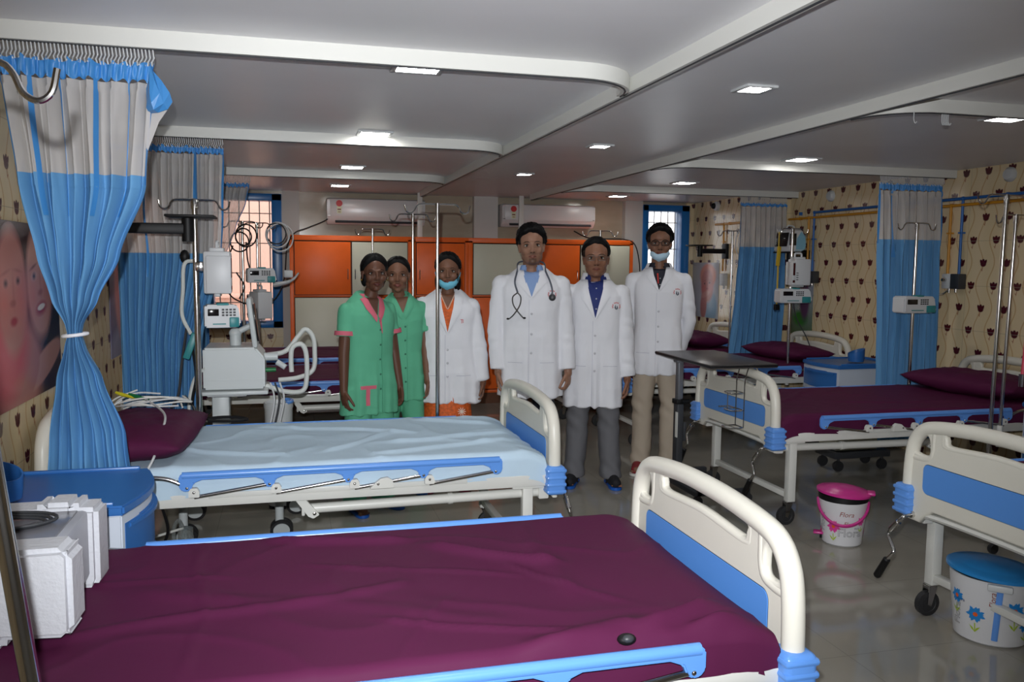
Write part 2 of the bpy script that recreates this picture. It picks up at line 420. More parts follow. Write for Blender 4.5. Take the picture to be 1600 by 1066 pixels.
# loose hooks hanging from the near right rail
for x, n in ((2.56, 1), (2.70, 5)):
    b = MB()
    for k in range(n):
        b.tube(fillet([(x+.008*k-.02, 3.05, RZ0+.002), (x+.008*k-.02, 3.05, RZ0-.035), (x+.008*k-.012, 3.05, RZ0-.05), (x+.008*k-.004, 3.05, RZ0-.04)], .008, 3), .0022, 6)
    tag(b.build('curtain_hook', M_grey), 'single loose grey hook on the near right rail' if n == 1 else 'cluster of loose grey hooks on the near right rail', 'curtain hook')

# ------------------------------------------------------------------ ceiling lamps
M_lamp = mat('lamp_diffuser', (1, 1, 1, 1), .5, emit=(1.0, .98, .95, 1), strength=LAMP)
def lamp(x, y, label, sc=1.0):
    t = thing('ceiling_light', label, 'ceiling light', (x, y, CEIL), 0, 'square ceiling lights')
    b = MB(); s = .085*sc; sc_ = sc
    for c, d in (((s, 0, -.004), (.02, .17*sc+.02, .01)), ((-s, 0, -.004), (.02, .17*sc+.02, .01)), ((0, s, -.004), (.15*sc, .02, .01)), ((0, -s, -.004), (.15*sc, .02, .01))): b.box(c, d, .002)
    b.build('frame', M_grey, t)
    b = MB(); b.box((0, 0, -.004), (.17*sc-.022, .17*sc-.022, .006)); b.build('diffuser', M_lamp, t)
for y, lab in ((3.09, 'square lit ceiling light nearest the camera on the left side'), (4.74, 'square lit ceiling light just before the middle left cross rail'), (6.43, 'square lit ceiling light just before the far left cross rail'), (8.0, 'square lit ceiling light above the left air conditioner'), (1.4, 'square lit ceiling light above the front left bed'), (-.5, 'square lit ceiling light behind the camera, left')):
    lamp(.46, y, lab)
for y, lab in ((3.07, 'small lit ceiling light nearest in the aisle between the long rails'), (4.8, 'middle lit ceiling light in the aisle between the long rails'), (6.48, 'farthest lit ceiling light in the aisle between the long rails'), (1.3, 'lit ceiling light in the aisle beside the photographer'), (-.5, 'lit ceiling light in the aisle behind the camera')):
    lamp(1.80, y, lab, .68)
for y, lab in ((3.3, 'square lit ceiling light at the right edge of the photo'), (4.97, 'square lit ceiling light throwing a glow on the right cross rail'), (6.68, 'square lit ceiling light before the far right cross rail'), (8.2, 'square lit ceiling light in front of the right window'), (1.5, 'square lit ceiling light above the near right corner')):
    lamp(3.28, y, lab)

# ------------------------------------------------------------------ cabinets along the back wall
def cabinet(x0, x1, cols, label, edge_r=True):
    """cols: list of (xa, xb, top_colour, handle_side)"""
    yf, yb = 8.40, YB-.10; D = yb-yf; W = x1-x0
    t = thing('storage_cabinet', label, 'cabinet', ((x0+x1)/2, (yf+yb)/2, 0), 0, 'orange and grey cabinets along the back wall')
    b = MB(); X0 = -W/2; Yf = -D/2
    for c, d in (((0, 0, 1.68), (W, D, .05)), ((0, 0, .13), (W, D, .03)), ((X0+.02, 0, .9), (.04, D, 1.55)), ((-X0-.02, 0, .9), (.04, D, 1.55)), ((0, D/2-.01, .9), (W, .02, 1.55)), ((0, .01, 1.12), (W-.06, D-.02, .03))): b.box(c, d, .002)
    b.build('carcass', M_orange, t)
    b = MB(); b.box((0, .01, .058), (W-.002, D-.02, .115)); b.build('plinth', M_brown, t)
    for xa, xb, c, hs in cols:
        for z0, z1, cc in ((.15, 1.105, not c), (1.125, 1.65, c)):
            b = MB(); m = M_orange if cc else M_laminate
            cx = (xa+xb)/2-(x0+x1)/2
            b.box((cx, Yf-.003, (z0+z1)/2), (xb-xa-.014, .022, z1-z0-.012), .002); b.mi = 1; b.box((cx, Yf-.001, (z0+z1)/2), (xb-xa-.004, .012, z1-z0-.003))  # second box: black backing sheet that paints the shade in the door gaps
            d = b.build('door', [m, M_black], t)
            b = MB(); hx = cx+hs*((xb-xa)/2-.035); hz = 1.33 if z0 > 1 else .85
            b.tube(fillet([(hx, Yf-.012, hz-.05), (hx, Yf-.035, hz-.045), (hx, Yf-.035, hz+.045), (hx, Yf-.012, hz+.05)], .012, 3), .005, 8); b.build('handle', M_chrome, d)
    return t
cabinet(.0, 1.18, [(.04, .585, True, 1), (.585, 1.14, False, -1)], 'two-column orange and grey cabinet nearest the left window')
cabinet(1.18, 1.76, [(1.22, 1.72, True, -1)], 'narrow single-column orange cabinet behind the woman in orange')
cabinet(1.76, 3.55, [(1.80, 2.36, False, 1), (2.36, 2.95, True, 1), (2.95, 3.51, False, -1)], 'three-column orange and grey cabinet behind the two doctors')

# ------------------------------------------------------------------ air conditioners and ducts
M_acw = mat('air_conditioner_white', rgb(206, 206, 206), .25)
def aircon(x0, x1, z0, z1, label):
    W = x1-x0; H = z1-z0; t = thing('air_conditioner', label, 'air conditioner', ((x0+x1)/2, YB-.01, z0), 0, 'wall air conditioners')
    b = MB(); prof = [(0, 0), (-.14, .0), (-.19, .05), (-.205, .09), (-.20, H-.02), (-.17, H), (0, H)]
    b.prism(prof, W, YZ, .006); b.build('casing', M_acw, t)
    b = MB(); b.box((0, -.206, H*.62), (W-.06, .004, H*.66), .001); b.build('front_panel', M_acw, t)
    b = MB(); b.box((.02, -.175, .032), (W-.12, .012, .045), .004, rx=-.75); b.build('louvre', M_dark, t)
    b = MB(); b.box((.0, -.2045, .082), (W-.02, .004, .006)); b.build('trim_strip', M_chrome, t)
    b = MB(); b.box((-W/2+.12, -.21, H-.10), (.045, .002, .11)); s = b.build('energy_label', mat('label_cream', rgb(214, 216, 180), .5), t)
    b = MB(); b.lathe([(.032, -.0015), (.032, .0015)], (-W/2+.12, -.2115, H-.055), 20, M=Matrix.Rotation(PI/2, 4, 'X')); b.build('red_disc', mat('label_red', rgb(196, 40, 44), .5), s)
    b = MB()
    for k in range(5):
        a = PI*(.1+.2*k); b.box((-W/2+.12+.022*math.cos(a), -.2135, H-.058+.022*math.sin(a)), (.005, .001, .005), rx=0)
    b.box((-W/2+.12, -.2115, H-.115), (.034, .001, .012)); b.box((-W/2+.12, -.2115, H-.14), (.028, .001, .006)); b.build('label_print', mat('label_dark_red', rgb(120, 40, 44), .5), s)
    b = MB()
    for k in range(4): b.box((W/2-.2+.03*k, -.206, .10), (.012, .002, .004))
    b.box((W/2-.06, -.206, .10), (.03, .002, .008)); b.build('indicator', M_dark, t)
aircon(.37, 1.36, 1.83, 2.09, 'white wall air conditioner above the left cabinet')
aircon(2.18, 3.22, 1.84, 2.08, 'white wall air conditioner between the pale pillars at right')
for x, l in ((1.29, 'white vertical duct beside the left air conditioner'), (2.36, 'white vertical duct in front of the right air conditioner')):
    b = MB(); b.box((x, 8.6, 1.93), (.05, .03, .45), .003)
    tag(b.build('cable_duct', M_white), l, 'cable duct')
def cable(name, pts, r, m, label, cat='cable', k=8, parent=None, n=7):
    b = MB(); b.tube(catmull(pts, k), r, n)
    o = b.build(name, m, parent)
    return o if parent else tag(o, label, cat)
cable('power_cable', [(.37, 8.60, 1.87), (.30, 8.5, 1.83), (.16, 8.42, 1.77), (.05, 8.39, 1.72), (-.02, 8.36, 1.60), (-.05, 8.3, 1.30), (-.12, 8.2, 1.12), (-.24, 8.15, 1.04), (-.34, 8.1, 1.07)], .006, M_black, 'black cable draped over the left end of the cabinet')
cable('power_cable', [(2.93, 8.55, 1.80), (3.05, 8.45, 1.73), (3.25, 8.42, 1.72), (3.46, 8.42, 1.715), (3.56, 8.38, 1.66), (3.60, 8.34, 1.45), (3.6, 8.33, 1.2)], .006, M_black, 'black cable hanging over the right end of the cabinets')

# ------------------------------------------------------------------ gas pipes and outlets on the right wall
M_pipey = mat('yellow_pipe_paint', rgb(206, 142, 26), .35); M_pipeb = mat('blue_pipe_paint', rgb(28, 96, 168), .35)
def pipe(y0, y1, z, m, drops, x, label, name='gas_pipe'):
    b = MB(); b.cyl((x, y0, z), (x, y1, z), .011, n=12)
    for y in drops: b.cyl((x, y, z), (x, y, 1.39), .010, n=12); b.ell((x, y, z), .016, 10); b.box((x+.004, y, 1.7), (.03, .04, .012))
    k = y0
    while k < y1: b.box((x+.008, k+.3, z), (.03, .014, .03)); k += 1.2
    tag(b.build(name, m), label, 'pipe')
pipe(2.0, 7.28, 1.90, M_pipey, (3.5, 5.2, 6.95), XR-.026, 'yellow gas pipe running along the right wall')
pipe(2.0, 6.88, 1.945, M_pipeb, (3.4, 5.09, 6.87), XR-.026, 'blue gas pipe running along the right wall above the yellow one')
pipe(7.75, 8.35, 1.89, M_pipey, (8.16,), XR2-.018, 'short yellow gas pipe on the wall behind the far right bed')
def outlet(y, x, label, grp='gas outlets'):
    t = thing('gas_outlet', label, 'gas outlet', (x, y, 1.35), 0, grp)
    b = MB(); b.box((-.03, .045, 0), (.06, .09, .11), .008); b.build('white_block', M_grey, t)
    b = MB(); b.box((-.035, -.045, 0), (.07, .085, .11), .008); b.build('dark_block', M_dark, t)
    b = MB(); b.lathe([(.014, 0), (.014, .02), (.01, .03)], (-.06, .05, .01), 12, M=Matrix.Rotation(-PI/2, 4, 'Y')); b.cyl((-.035, -.03, -.05), (-.035, -.03, -.08), .01); b.cyl((-.03, .04, -.05), (-.03, .04, -.085), .009); b.build('nozzle', M_chrome, t)
outlet(5.13, XR, 'white and dark gas outlet on the wall right of the blue curtain')
outlet(6.88, XR, 'white and dark gas outlet near the wall monitor')
outlet(3.42, XR, 'white and dark gas outlet at the right edge')
M_clear = mat('clear_plastic', rgb(225, 235, 235), .08, trans=.85, alpha=.55); M_green = mat('green_plastic', rgb(20, 110, 60), .4)
def flow(y, x, z, label):
    t = thing('flow_meter', label, 'oxygen flow meter', (x-.09, y, z), 0, 'oxygen flow meters with humidifier bottles')
    b = MB(); b.cyl((0, 0, .06), (0, 0, .22), .011); b.cyl((0, 0, .09), (.085, 0, .09), .009); b.cyl((.085, -.0, .09), (.085, -.08, .14), .008); b.build('gauge_tube', M_chrome, t)
    b = MB(); b.lathe([(.0, .03), (.034, .03), (.036, .04), (.036, .055), (.02, .065), (.012, .075)], (0, 0, 0), 18); b.cyl((0, 0, .095), (-.0, .045, .095), .014); b.build('cap', M_green, t)
    b = MB(); b.lathe([(.0, -.12), (.026, -.12), (.034, -.10), (.035, .03), (.0, .03)], (0, 0, 0), 18); b.build('bottle', M_clear, t)
flow(5.26, XR, 1.16, 'flow meter with green cap and clear bottle right of the blue curtain')
flow(7.0, XR, 1.16, 'flow meter with green cap and clear bottle behind the middle right bed')
b = MB(); b.box((XR2-.022, 8.13, 1.30), (.044, .11, .13), .008); b.cyl((XR2-.025, 8.11, 1.2), (XR2-.025, 8.11, 1.24), .01); tag(b.build('wall_socket_box', M_grey), 'pale outlet box on the wall beside the baby poster', 'wall socket')
b = MB(); b.box((XR-.02, 5.40, 1.57), (.04, .08, .17), .008); tag(b.build('wall_box', M_black), 'small black wall box beside the right curtain', 'wall box')
b = MB(); b.box((XR-.003, 5.42, 1.44), (.006, .09, .06), .001); b.box((XR-.003, 5.42, 1.12), (.004, .09, .06), .001); tag(b.build('notice_card', M_teal), 'teal edge of a notice beside the right curtain', 'notice')
for y, l in ((4.71, 'round white smoke detector high on the right wall, near'), (6.66, 'round white smoke detector high on the right wall, far')):
    b = MB(); b.lathe([(.05, 0), (.05, -.015), (.035, -.035), (.0, -.04)], (XR, y, 2.08), 24, M=Matrix.Rotation(PI/2, 4, 'Y')); tag(b.build('smoke_detector', M_grey), l, 'smoke detector', 'smoke detectors')
t = thing('security_camera', 'white dome security camera at the top of the far right wall', 'security camera', (XR2, 8.34, 2.09))
b = MB(); b.lathe([(.05, 0), (.05, .03), (.03, .045)], (0, 0, 0), 20, M=Matrix.Rotation(-PI/2, 4, 'Y')); b.build('housing', M_grey, t)
b = MB(); b.ell((-.05, 0, 0), .032, 16); b.build('dome', M_black, t)

# ------------------------------------------------------------------ posters
def poster(name, x, y0, y1, z0, z1, paint, label, flip=False):
    m = mat(name+'_print_'+str(int(y0*10)), (1, 1, 1, 1), .25, spec=.5); nt = m.node_tree; X.nt = nt
    tc = nt.nodes.new('ShaderNodeTexCoord'); sp = nt.nodes.new('ShaderNodeSeparateXYZ'); nt.links.new(tc.outputs['Object'], sp.inputs[0])
    H = z1-z0
    U = X(sp.outputs[1])/(y1-y0)+.5; V = X(sp.outputs[2])/H+.5
    if flip: U = 1-U
    nt.links.new(paint(U, V, (y1-y0)/H), nt.nodes['Principled BSDF'].inputs['Base Color'])
    b = MB(); b.box((0, 0, 0), (.006, y1-y0, H), .001); tag(b.build(name, m, loc=(x, (y0+y1)/2, (z0+z1)/2)), label, 'poster')
skin1, skin2, skd = rgb(184, 124, 116), rgb(196, 142, 130), rgb(140, 76, 74)
def face(c, u, v, cx, cy, s, sk, smile=0.0, rot=0.0):
    """baby or adult face; u and v share one unit (the poster's height)"""
    def B(dx, dy, rx, ry, r=0, soft=.2):
        ca, sa = math.cos(rot), math.sin(rot)
        return blob(u, v, cx+(dx*ca-dy*sa)*s, cy+(dx*sa+dy*ca)*s, rx*s, ry*s, r+rot, soft)
    c = mixc(B(0, 0, .5, .66, 0, .12), c, sk)
    c = mixc(B(.28, -.12, .2, .22, 0, .9)*.35, c, rgb(214, 96, 92)); c = mixc(B(-.28, -.12, .2, .22, 0, .9)*.35, c, rgb(214, 96, 92))
    for sx in (-1, 1):
        c = mixc(B(.2*sx, .1, .10, .045, 0, .6)*(.4 if smile else .1), c, rgb(205, 190, 190)); c = mixc(B(.2*sx, .1, .055, .035, 0, .7)*.9, c, rgb(60, 40, 50))
        c = mixc(B(.2*sx, .21, .12, .016, -.15*sx, .8)*(.75 if smile else .3), c, rgb(90, 54, 46))
    c = mixc(B(0, -.12, .09, .035, 0, .5)*.6, c, skd); c = mixc(B(0.03, .0, .03, .14, 0, .9)*.3, c, skd)
    c = mixc(B(0, -.31, .11+.09*smile, .045+.03*smile, 0, .4), c, rgb(160, 56, 70))
    if smile: c = mixc(B(0, -.295, .15, .035), c, rgb(236, 226, 220))
    return c
def paintA(U, V, a):       # baby cheek to cheek with a smiling dark-haired woman
    c = mixc(V, rgb(52, 26, 30), rgb(64, 42, 46)); u = U*a
    c = mixc(blob(U, V, .78, .60, .26, .42, 0, .15), c, rgb(34, 18, 22))
    c = mixc(blob(U, V, .30, .16, .36, .30, .25, .2), c, skin1)
    c = mixc(blob(U, V, .12, .28, .30, .22, .2, .3), c, rgb(200, 96, 104))
    c = mixc(blob(U, V, .70, .17, .33, .085, .32, .1), c, skin2); c = mixc(blob(U, V, .45, .10, .2, .07, .7, .15), c, skin1)
    c = face(c, u, V, .66*a, .66, .50, skin2, 1.0, .12)
    c = mixc(blob(U, V, .84, 1.0, .2, .14, -.5, .2), c, rgb(34, 18, 22))
    return face(c, u, V, .24*a, .62, .52, skin1, 0, .05)
def paintB(U, V, a):
    c = mixc(V, rgb(120, 116, 140), rgb(78, 70, 96)); u = U*a
    c = mixc(blob(U, V, .5, .05, .5, .2, 0, .2), c, rgb(150, 148, 166))
    return face(c, u, V, .5*a, .56, .68, rgb(190, 140, 142), 0, -.1)
def paintC(U, V, a):
    c = mixc(V, rgb(196, 200, 206), rgb(176, 176, 182)); u = U*a
    c = mixc(blob(U, V, .72, .20, .24, .30, .2, .15), c, rgb(150, 180, 200))
    c = mixc(blob(U, V, .60, .76, .30, .22, 0, .12), c, rgb(212, 146, 128))
    c = face(c, u, V, .58*a, .58, .46, skin1, 0, .1)
    c = mixc(blob(U, V, .46, .22, .12, .26, -.05, .15), c, skin1)
    return mixc(blob(U, V, .52, .42, .16, .05, .3, .2), c, skin2)
def paintD(U, V, a):
    c = mixc(V, rgb(86, 110, 70), rgb(170, 168, 190))
    c = mixc(blob(U, V, .5, .22, .3, .10, 0, .3), c, rgb(60, 120, 50)); c = mixc(blob(U, V, .65, .5, .2, .3, .2, .2), c, rgb(96, 62, 90))
    return mixc(blob(U, V, .35, .62, .22, .16, 0, .2), c, rgb(200, 150, 150))
poster('poster', XL+.004, 3.28, 4.12, .90, 1.59, paintA, 'large wall poster of a baby cheek to cheek with a smiling woman')
poster('poster', XL+.004, 5.22, 6.0, .88, 1.60, paintB, 'wall poster of a baby face between the two left curtains')
poster('poster', XR2-.004, 8.26, 8.87, .87, 1.48, paintC, 'wall poster of a thoughtful baby resting chin on hand', True)
poster('poster', XR-.004, 6.87, 7.25, .80, 1.50, paintD, 'purple and green poster behind the middle right bed', True)

# ------------------------------------------------------------------ curtains
M_net = mat('grey_net', rgb(200, 197, 195), .8, spec=.1)
def net_nodes():
    nt = M_net.node_tree; X.nt = nt; tc = nt.nodes.new('ShaderNodeTexCoord'); out = nt.nodes['Material Output']; bs = nt.nodes['Principled BSDF']
    tr = nt.nodes.new('ShaderNodeBsdfTransparent'); mx = nt.nodes.new('ShaderNodeMixShader'); mx.inputs[0].default_value = .72
    nt.links.new(tr.outputs[0], mx.inputs[1]); nt.links.new(bs.outputs[0], mx.inputs[2]); nt.links.new(mx.outputs[0], out.inputs[0])
net_nodes()
M_band = mat('shiny_blue_band', rgb(66, 136, 200), .4, spec=.4, bump=(50, .3, .003))
def curtain(rows, pleats, amp, znet, zband, label, seed=0, rev=.06, ns=None, seams=(.0, .2, .38, .62, .84, 1.0), clip=None, fan=False):
    """rows: (z, y, x0, x1) from the top down; the cloth is gathered into pleats across each row"""
    zt, zb = rows[0][0], rows[-1][0]; cx = (rows[0][2]+rows[0][3])/2
    t = thing('privacy_curtain', label, 'curtain', (cx, rows[0][1], 0), 0, 'blue privacy curtains with grey net tops')
    ns = ns or pleats*14
    def row(z):
        for a, b_ in zip(rows, rows[1:]):
            if a[0] >= z >= b_[0]:
                k = (a[0]-z)/(a[0]-b_[0]+1e-9); k = k*k*(3-2*k)*.5+k*.5
                return [a[i]*(1-k)+b_[i]*k for i in (1, 2, 3)]
        return rows[-1][1:]
    W0 = rows[0][3]-rows[0][2]
    def P(s, z, off=0.0):
        y, x0, x1 = row(z); w_ = (x1-x0)/W0
        ph = seed*3.7+fbm(s*5+seed, z*.8, 0)*2.2
        a = 2*PI*pleats*s+ph
        am = amp*(.55+.6*abs(fbm(s*7, z*1.3+seed, 2)))*(.6+.4*min(1.3, w_)) * (1 if z < zband-.03 else .6)
        x = x0+(x1-x0)*s+math.sin(2*a+1)*.2*am*min(1, w_)
        yy = y+math.sin(a)*am+math.sin(a*.37+z*3+seed)*.35*am+fbm(s*40, z*4, seed)*.004+off
        return Vector((x-cx, yy-rows[0][1], z))
    def sheet(z0, z1, nz, off=0.0):
        return [[P(j/ns, z0+(z1-z0)*i/nz, off) for j in range(ns+1)] for i in range(nz+1)]
    b = MB(); b.grid(sheet(znet+.012, zb, 90)); b.build('cloth_panel', M_cloth, t, ang=180)
    b = MB(); b.grid(sheet(zband-.005, znet, 30)); b.build('net_panel', M_net, t, ang=180)
    b = MB(); nz = 10
    G = [[P(j/ns, zt-.022+(zband-zt+.022)*i/nz, -.003)+Vector((0, .012*math.sin(j*1.9)*math.sin(i/nz*3), .006*math.sin(j*.9))) for j in range(ns+1)] for i in range(nz+1)]
    b.grid(G); b.build('heading_band', M_band, t, ang=180)
    b = MB()                                                     # hem ribbon where the net is sewn on
    b.grid(sheet(znet+.028, znet-.012, 3, -.0035)); b.build('sewn_strip', M_cloth, t, ang=180)
    for s in seams:
        b = MB(); b.grid([[P(min(1, max(0, s+d)), zband+(znet-.1*(s not in (0., 1.))-zband)*i/30, -.004) for d in (-.009, 0, .009)] for i in range(31)]); b.build('piping_strip', M_band, t, ang=180)
    b = MB(); n = int(W0/.0105)
    for k in range(n):
        s = (k+.5)/n; p = P(s, zt-.03); x = rows[0][2]+W0*s-cx
        b.tube([(x, 0, RZ0-.002), (x+.004, -.005, zt-.004), (x-.004, .004, zt-.014), (p.x, p.y-.004, zt-.028)], .0026, 5)
    h = b.build('curtain_hooks', M_grey, t); h['kind'] = 'stuff'
    return t, P
c1, P1 = curtain([(2.075, 2.87, -.83, -.395), (2.0, 2.87, -.83, -.405), (1.68, 2.89, -.80, -.435), (1.46, 2.93, -.762, -.525), (1.32, 2.97, -.735, -.60), (1.235, 3.0, -.705, -.655), (1.205, 3.0, -.700, -.660), (1.17, 3.0, -.71, -.65), (1.05, 3.06, -.755, -.61), (.85, 3.13, -.80, -.555), (.45, 3.16, -.84, -.52)], 7, .036, 1.685, 2.0, 'blue curtain tied at the waist, nearest on the left', 1)
b = MB(); b.tube([(-.067+.036*math.cos(a), .135+.034*math.sin(a), 1.205+.004*math.cos(a)) for a in [2*PI*i/24 for i in range(24)]], .006, 8, closed=True); b.build('tie_band', mat('white_tape', rgb(225, 225, 230), .6), c1)
b = MB()                                                         # folded corner of the heading flopping over
fp = [[(.205, -.01, 2.06), (.215, -.015, 2.03), (.24, -.03, 2.0), (.262, -.03, 1.965), (.268, -.02, 1.94)], [(.205, -.03, 2.03), (.22, -.04, 2.0), (.235, -.045, 1.96), (.245, -.045, 1.93), (.255, -.03, 1.915)], [(.2, -.02, 2.0), (.205, -.04, 1.96), (.21, -.045, 1.93), (.215, -.04, 1.91), (.225, -.02, 1.905)], [(.19, .0, 1.98), (.19, -.0, 1.94), (.19, -.01, 1.92), (.195, -.01, 1.91), (.205, 0, 1.905)]]
b.grid(fp); b.build('folded_corner', M_band, c1, flat=True)
b = MB(); b.grid([[(.20, .0, 1.99), (.265, 0, 1.94)], [(.19, .0, 1.9), (.225, 0, 1.88)], [(.185, 0, 1.8), (.19, 0, 1.79)]]); b.build('net_corner', M_net, c1, ang=180)
curtain([(2.075, 4.83, -.90, -.335), (1.7, 4.83, -.90, -.345), (1.47, 4.84, -.88, -.36), (1.0, 4.86, -.88, -.47), (.3, 4.88, -.88, -.49)], 12, .032, 1.46, 2.02, 'blue curtain hanging straight behind the blue-sheeted bed', 2, seams=(0., .3, .75, 1.))
curtain([(2.06, 6.8, -.85, -.28), (1.9, 6.8, -.85, -.31), (1.7, 6.8, -.85, -.39), (1.45, 6.8, -.86, -.48), (1.2, 6.8, -.88, -.60), (.72, 6.8, -.88, -.6)], 10, .03, 1.47, 2.01, 'blue curtain gathered in front of the left window', 3, seams=(0., .5, 1.))
curtain([(2.065, 5.2, 4.07, 4.62), (1.64, 5.2, 4.09, 4.63), (1.0, 5.2, 4.12, 4.65), (.15, 5.2, 4.14, 4.66)], 10, .030, 1.62, 2.0, 'blue curtain against the right wall beside the purple bed', 4, seams=(0., .22, .48, 1.))
curtain([(2.06, 7.18, 4.10, 4.60), (1.6, 7.18, 4.10, 4.60), (1.2, 7.18, 4.08, 4.60), (.2, 7.18, 4.02, 4.58)], 9, .035, 1.6, 2.01, 'blue curtain at the far end of the right wall', 5, seams=(0., 1.))
# ------------------------------------------------------------------ hospital beds (local: foot end at +x, head end at -x)
HW = .47                                                         # half width to the panel edge
def panel(name, x, sgn, parent, m_inset, m_body):
    """moulded end panel with grip openings, sgn = +1 outer face towards +x"""
    out = []
    out += [(-HW+.01, .455), (-HW+.01, .42), (-HW+.10, .42), (-HW+.13, .455), (-HW+.17, .48), (HW-.17, .48), (HW-.13, .455), (HW-.10, .42), (HW-.01, .42), (HW-.01, .455)]
    out += [(HW-.012, .60), (HW-.022, .71), (HW-.042, .778), (HW-.075, .812), (HW-.13, .830)]
    for k in range(9): t = 1-.25*k; out.append((t*(HW-.17), .830+.014*math.cos(t*PI/2)))
    out += [(-HW+.13, .830), (-HW+.075, .812), (-HW+.042, .778), (-HW+.022, .71), (-HW+.012, .60)]
    holes = []
    for s in (1, -1):
        h = [(.410, .705), (.411, .740), (.402, .764), (.384, .778), (.357, .782), (.338, .766), (.333, .725), (.342, .700)]
        h = [(s*a, b) for a, b in h]; holes.append([(p.x, p.y) for p in catmull([(a, b, 0) for a, b in h], 3, True)])
    h = [(-.225, .806), (-.245, .78), (-.215, .762), (0, .775), (.215, .762), (.245, .78), (.225, .806), (0, .818)]
    holes.append([(p.x, p.y) for p in catmull([(a, b, 0) for a, b in h], 4, True)])
    b = MB(); b.mesh(plate(out, holes, .026, .008), Matrix.Translation((x, 0, 0)) @ YZ)
    rim = [(-HW+.024, .44), (-HW+.024, .60), (-HW+.032, .70), (-HW+.050, .755), (-HW+.090, .797), (-HW+.16, .818), (-.15, .834), (0, .838), (.15, .834), (HW-.16, .818), (HW-.090, .797), (HW-.050, .755), (HW-.032, .70), (HW-.024, .60), (HW-.024, .44)]
    b.tube(catmull([(x, a, c) for a, c in rim], 5), .0275, 14)
    for s in (1, -1):                                            # thick grips beside the openings
        b.tube(catmull([(x, s*.312, .812), (x, s*.314, .765), (x, s*.316, .725), (x, s*.332, .692), (x, s*.38, .682), (x, s*.435, .682)], 4), [.016]*20+[.014], 10)
    b.tube(catmull([(x, -.262, .815), (x, -.266, .775), (x, -.235, .750), (x, 0, .762), (x, .235, .750), (x, .266, .775), (x, .262, .815)], 5), .0145, 10)
    o = b.build(name, m_body, parent, ang=50)
    b = MB(); b.prism(rrect(-.36, .545, .36, .668, .028), .030, Matrix.Translation((x, 0, 0)) @ YZ, .002); b.build('blue_inset', m_inset, o)
    return o
def bumper(x, y, parent):
    b = MB(); sx = 1 if x > 0 else -1; sy = 1 if y > 0 else -1
    b.box((x, y, .50), (.085, .085, .128), .016, seg=3)
    for k in range(4): b.box((x, y, .452+.031*k), (.091, .091, .018), .008, seg=2)
    b.build('corner_bumper', M_bluelt, parent)
def wrinkle_fn(seed, strong=1.0, folds=()):
    def h(x, y):
        v = fbm(x*1.6+seed, y*2.2, seed)*.0035+fbm(x*4+seed, y*5, 3)*.0015
        r = 1-abs(fbm(x*1.5+y*1.1+seed*2, y*1.3-x*.6, 7, 2))*3.2
        v += max(0, r)**6*.005
        for (ax, ay, bx, by, hh, w_) in folds:
            dx, dy = bx-ax, by-ay; L = math.hypot(dx, dy); tx, ty = dx/L, dy/L
            s = (x-ax)*tx+(y-ay)*ty; d = -(x-ax)*ty+(y-ay)*tx + .015*math.sin(s*9)
            hh *= 1.5; f = max(0, min(1, s/.08))*max(0, min(1, (L-s)/.08))
            v += hh*f*math.exp(-(d/w_)**2)
        return v*strong
    return h
def mattress(parent, m, seed, drape=0.0, folds=(), strong=1.0, L=1.96, W=.90, nx=150, ny=72):
    h = wrinkle_fn(seed, strong, folds); z0, z1 = .525, .632; r = .03
    b = MB(); rows = []
    prof = []                                                    # across: up the near side, over the top, down the far side
    side = 8
    for k in range(side+1): prof.append((-W/2-.004, z0-drape+(z1-r-z0+drape)*k/side, 1))
    for k in range(1, 6): a = PI/2*k/6; prof.append((-W/2+r-r*math.cos(a), z1-r+r*math.sin(a), 2))
    for k in range(ny+1): prof.append((-W/2+r+(W-2*r)*k/ny, z1, 0))
    q = list(reversed(prof[:side+6])); prof += [(-a, z, f) for a, z, f in q]
    for i in range(nx+1):
        x = -L/2+L*i/nx; row = []
        e = min(i, nx-i)/nx*L; ez = -.034*max(0, 1-e/.10)**2
        for a, z, f in prof:
            hh = h(x, a)
            if f == 0: row.append((x, a, z+hh+ez))
            else:
                s = -1 if a < 0 else 1; t_ = (z1-z)/(z1-z0+drape)
                push = (.003+.006*t_*drape/.05 if drape else .003)*math.sin(x*14+seed+3*fbm(x*3, seed))*t_ + .003*fbm(x*6, z*4+seed)
                row.append((x, a+s*abs(push), z+hh*(1-t_)+ez+(.012*fbm(x*3+seed, 0) if t_ > .9 and drape else 0)))
        rows.append(row)
    c0 = [(rows[0][j][0], rows[0][j][1]*.98, min(rows[0][j][2], .6)) for j in range(len(rows[0]))]
    b.grid(rows)
    for rr, s in ((rows[0], -1), (rows[-1], 1)):                  # end walls
        b.grid([[(p[0], p[1], p[2]) for p in rr], [(p[0]+s*.012, p[1]*.99, p[2]-(p[2]-z0)*.35) for p in rr], [(p[0]+s*.008, p[1]*.99, z0) for p in rr]])
    b.box((0, 0, .535), (L-.02, W-.02, .02))
    return b.build('mattress', m, parent, ang=180)
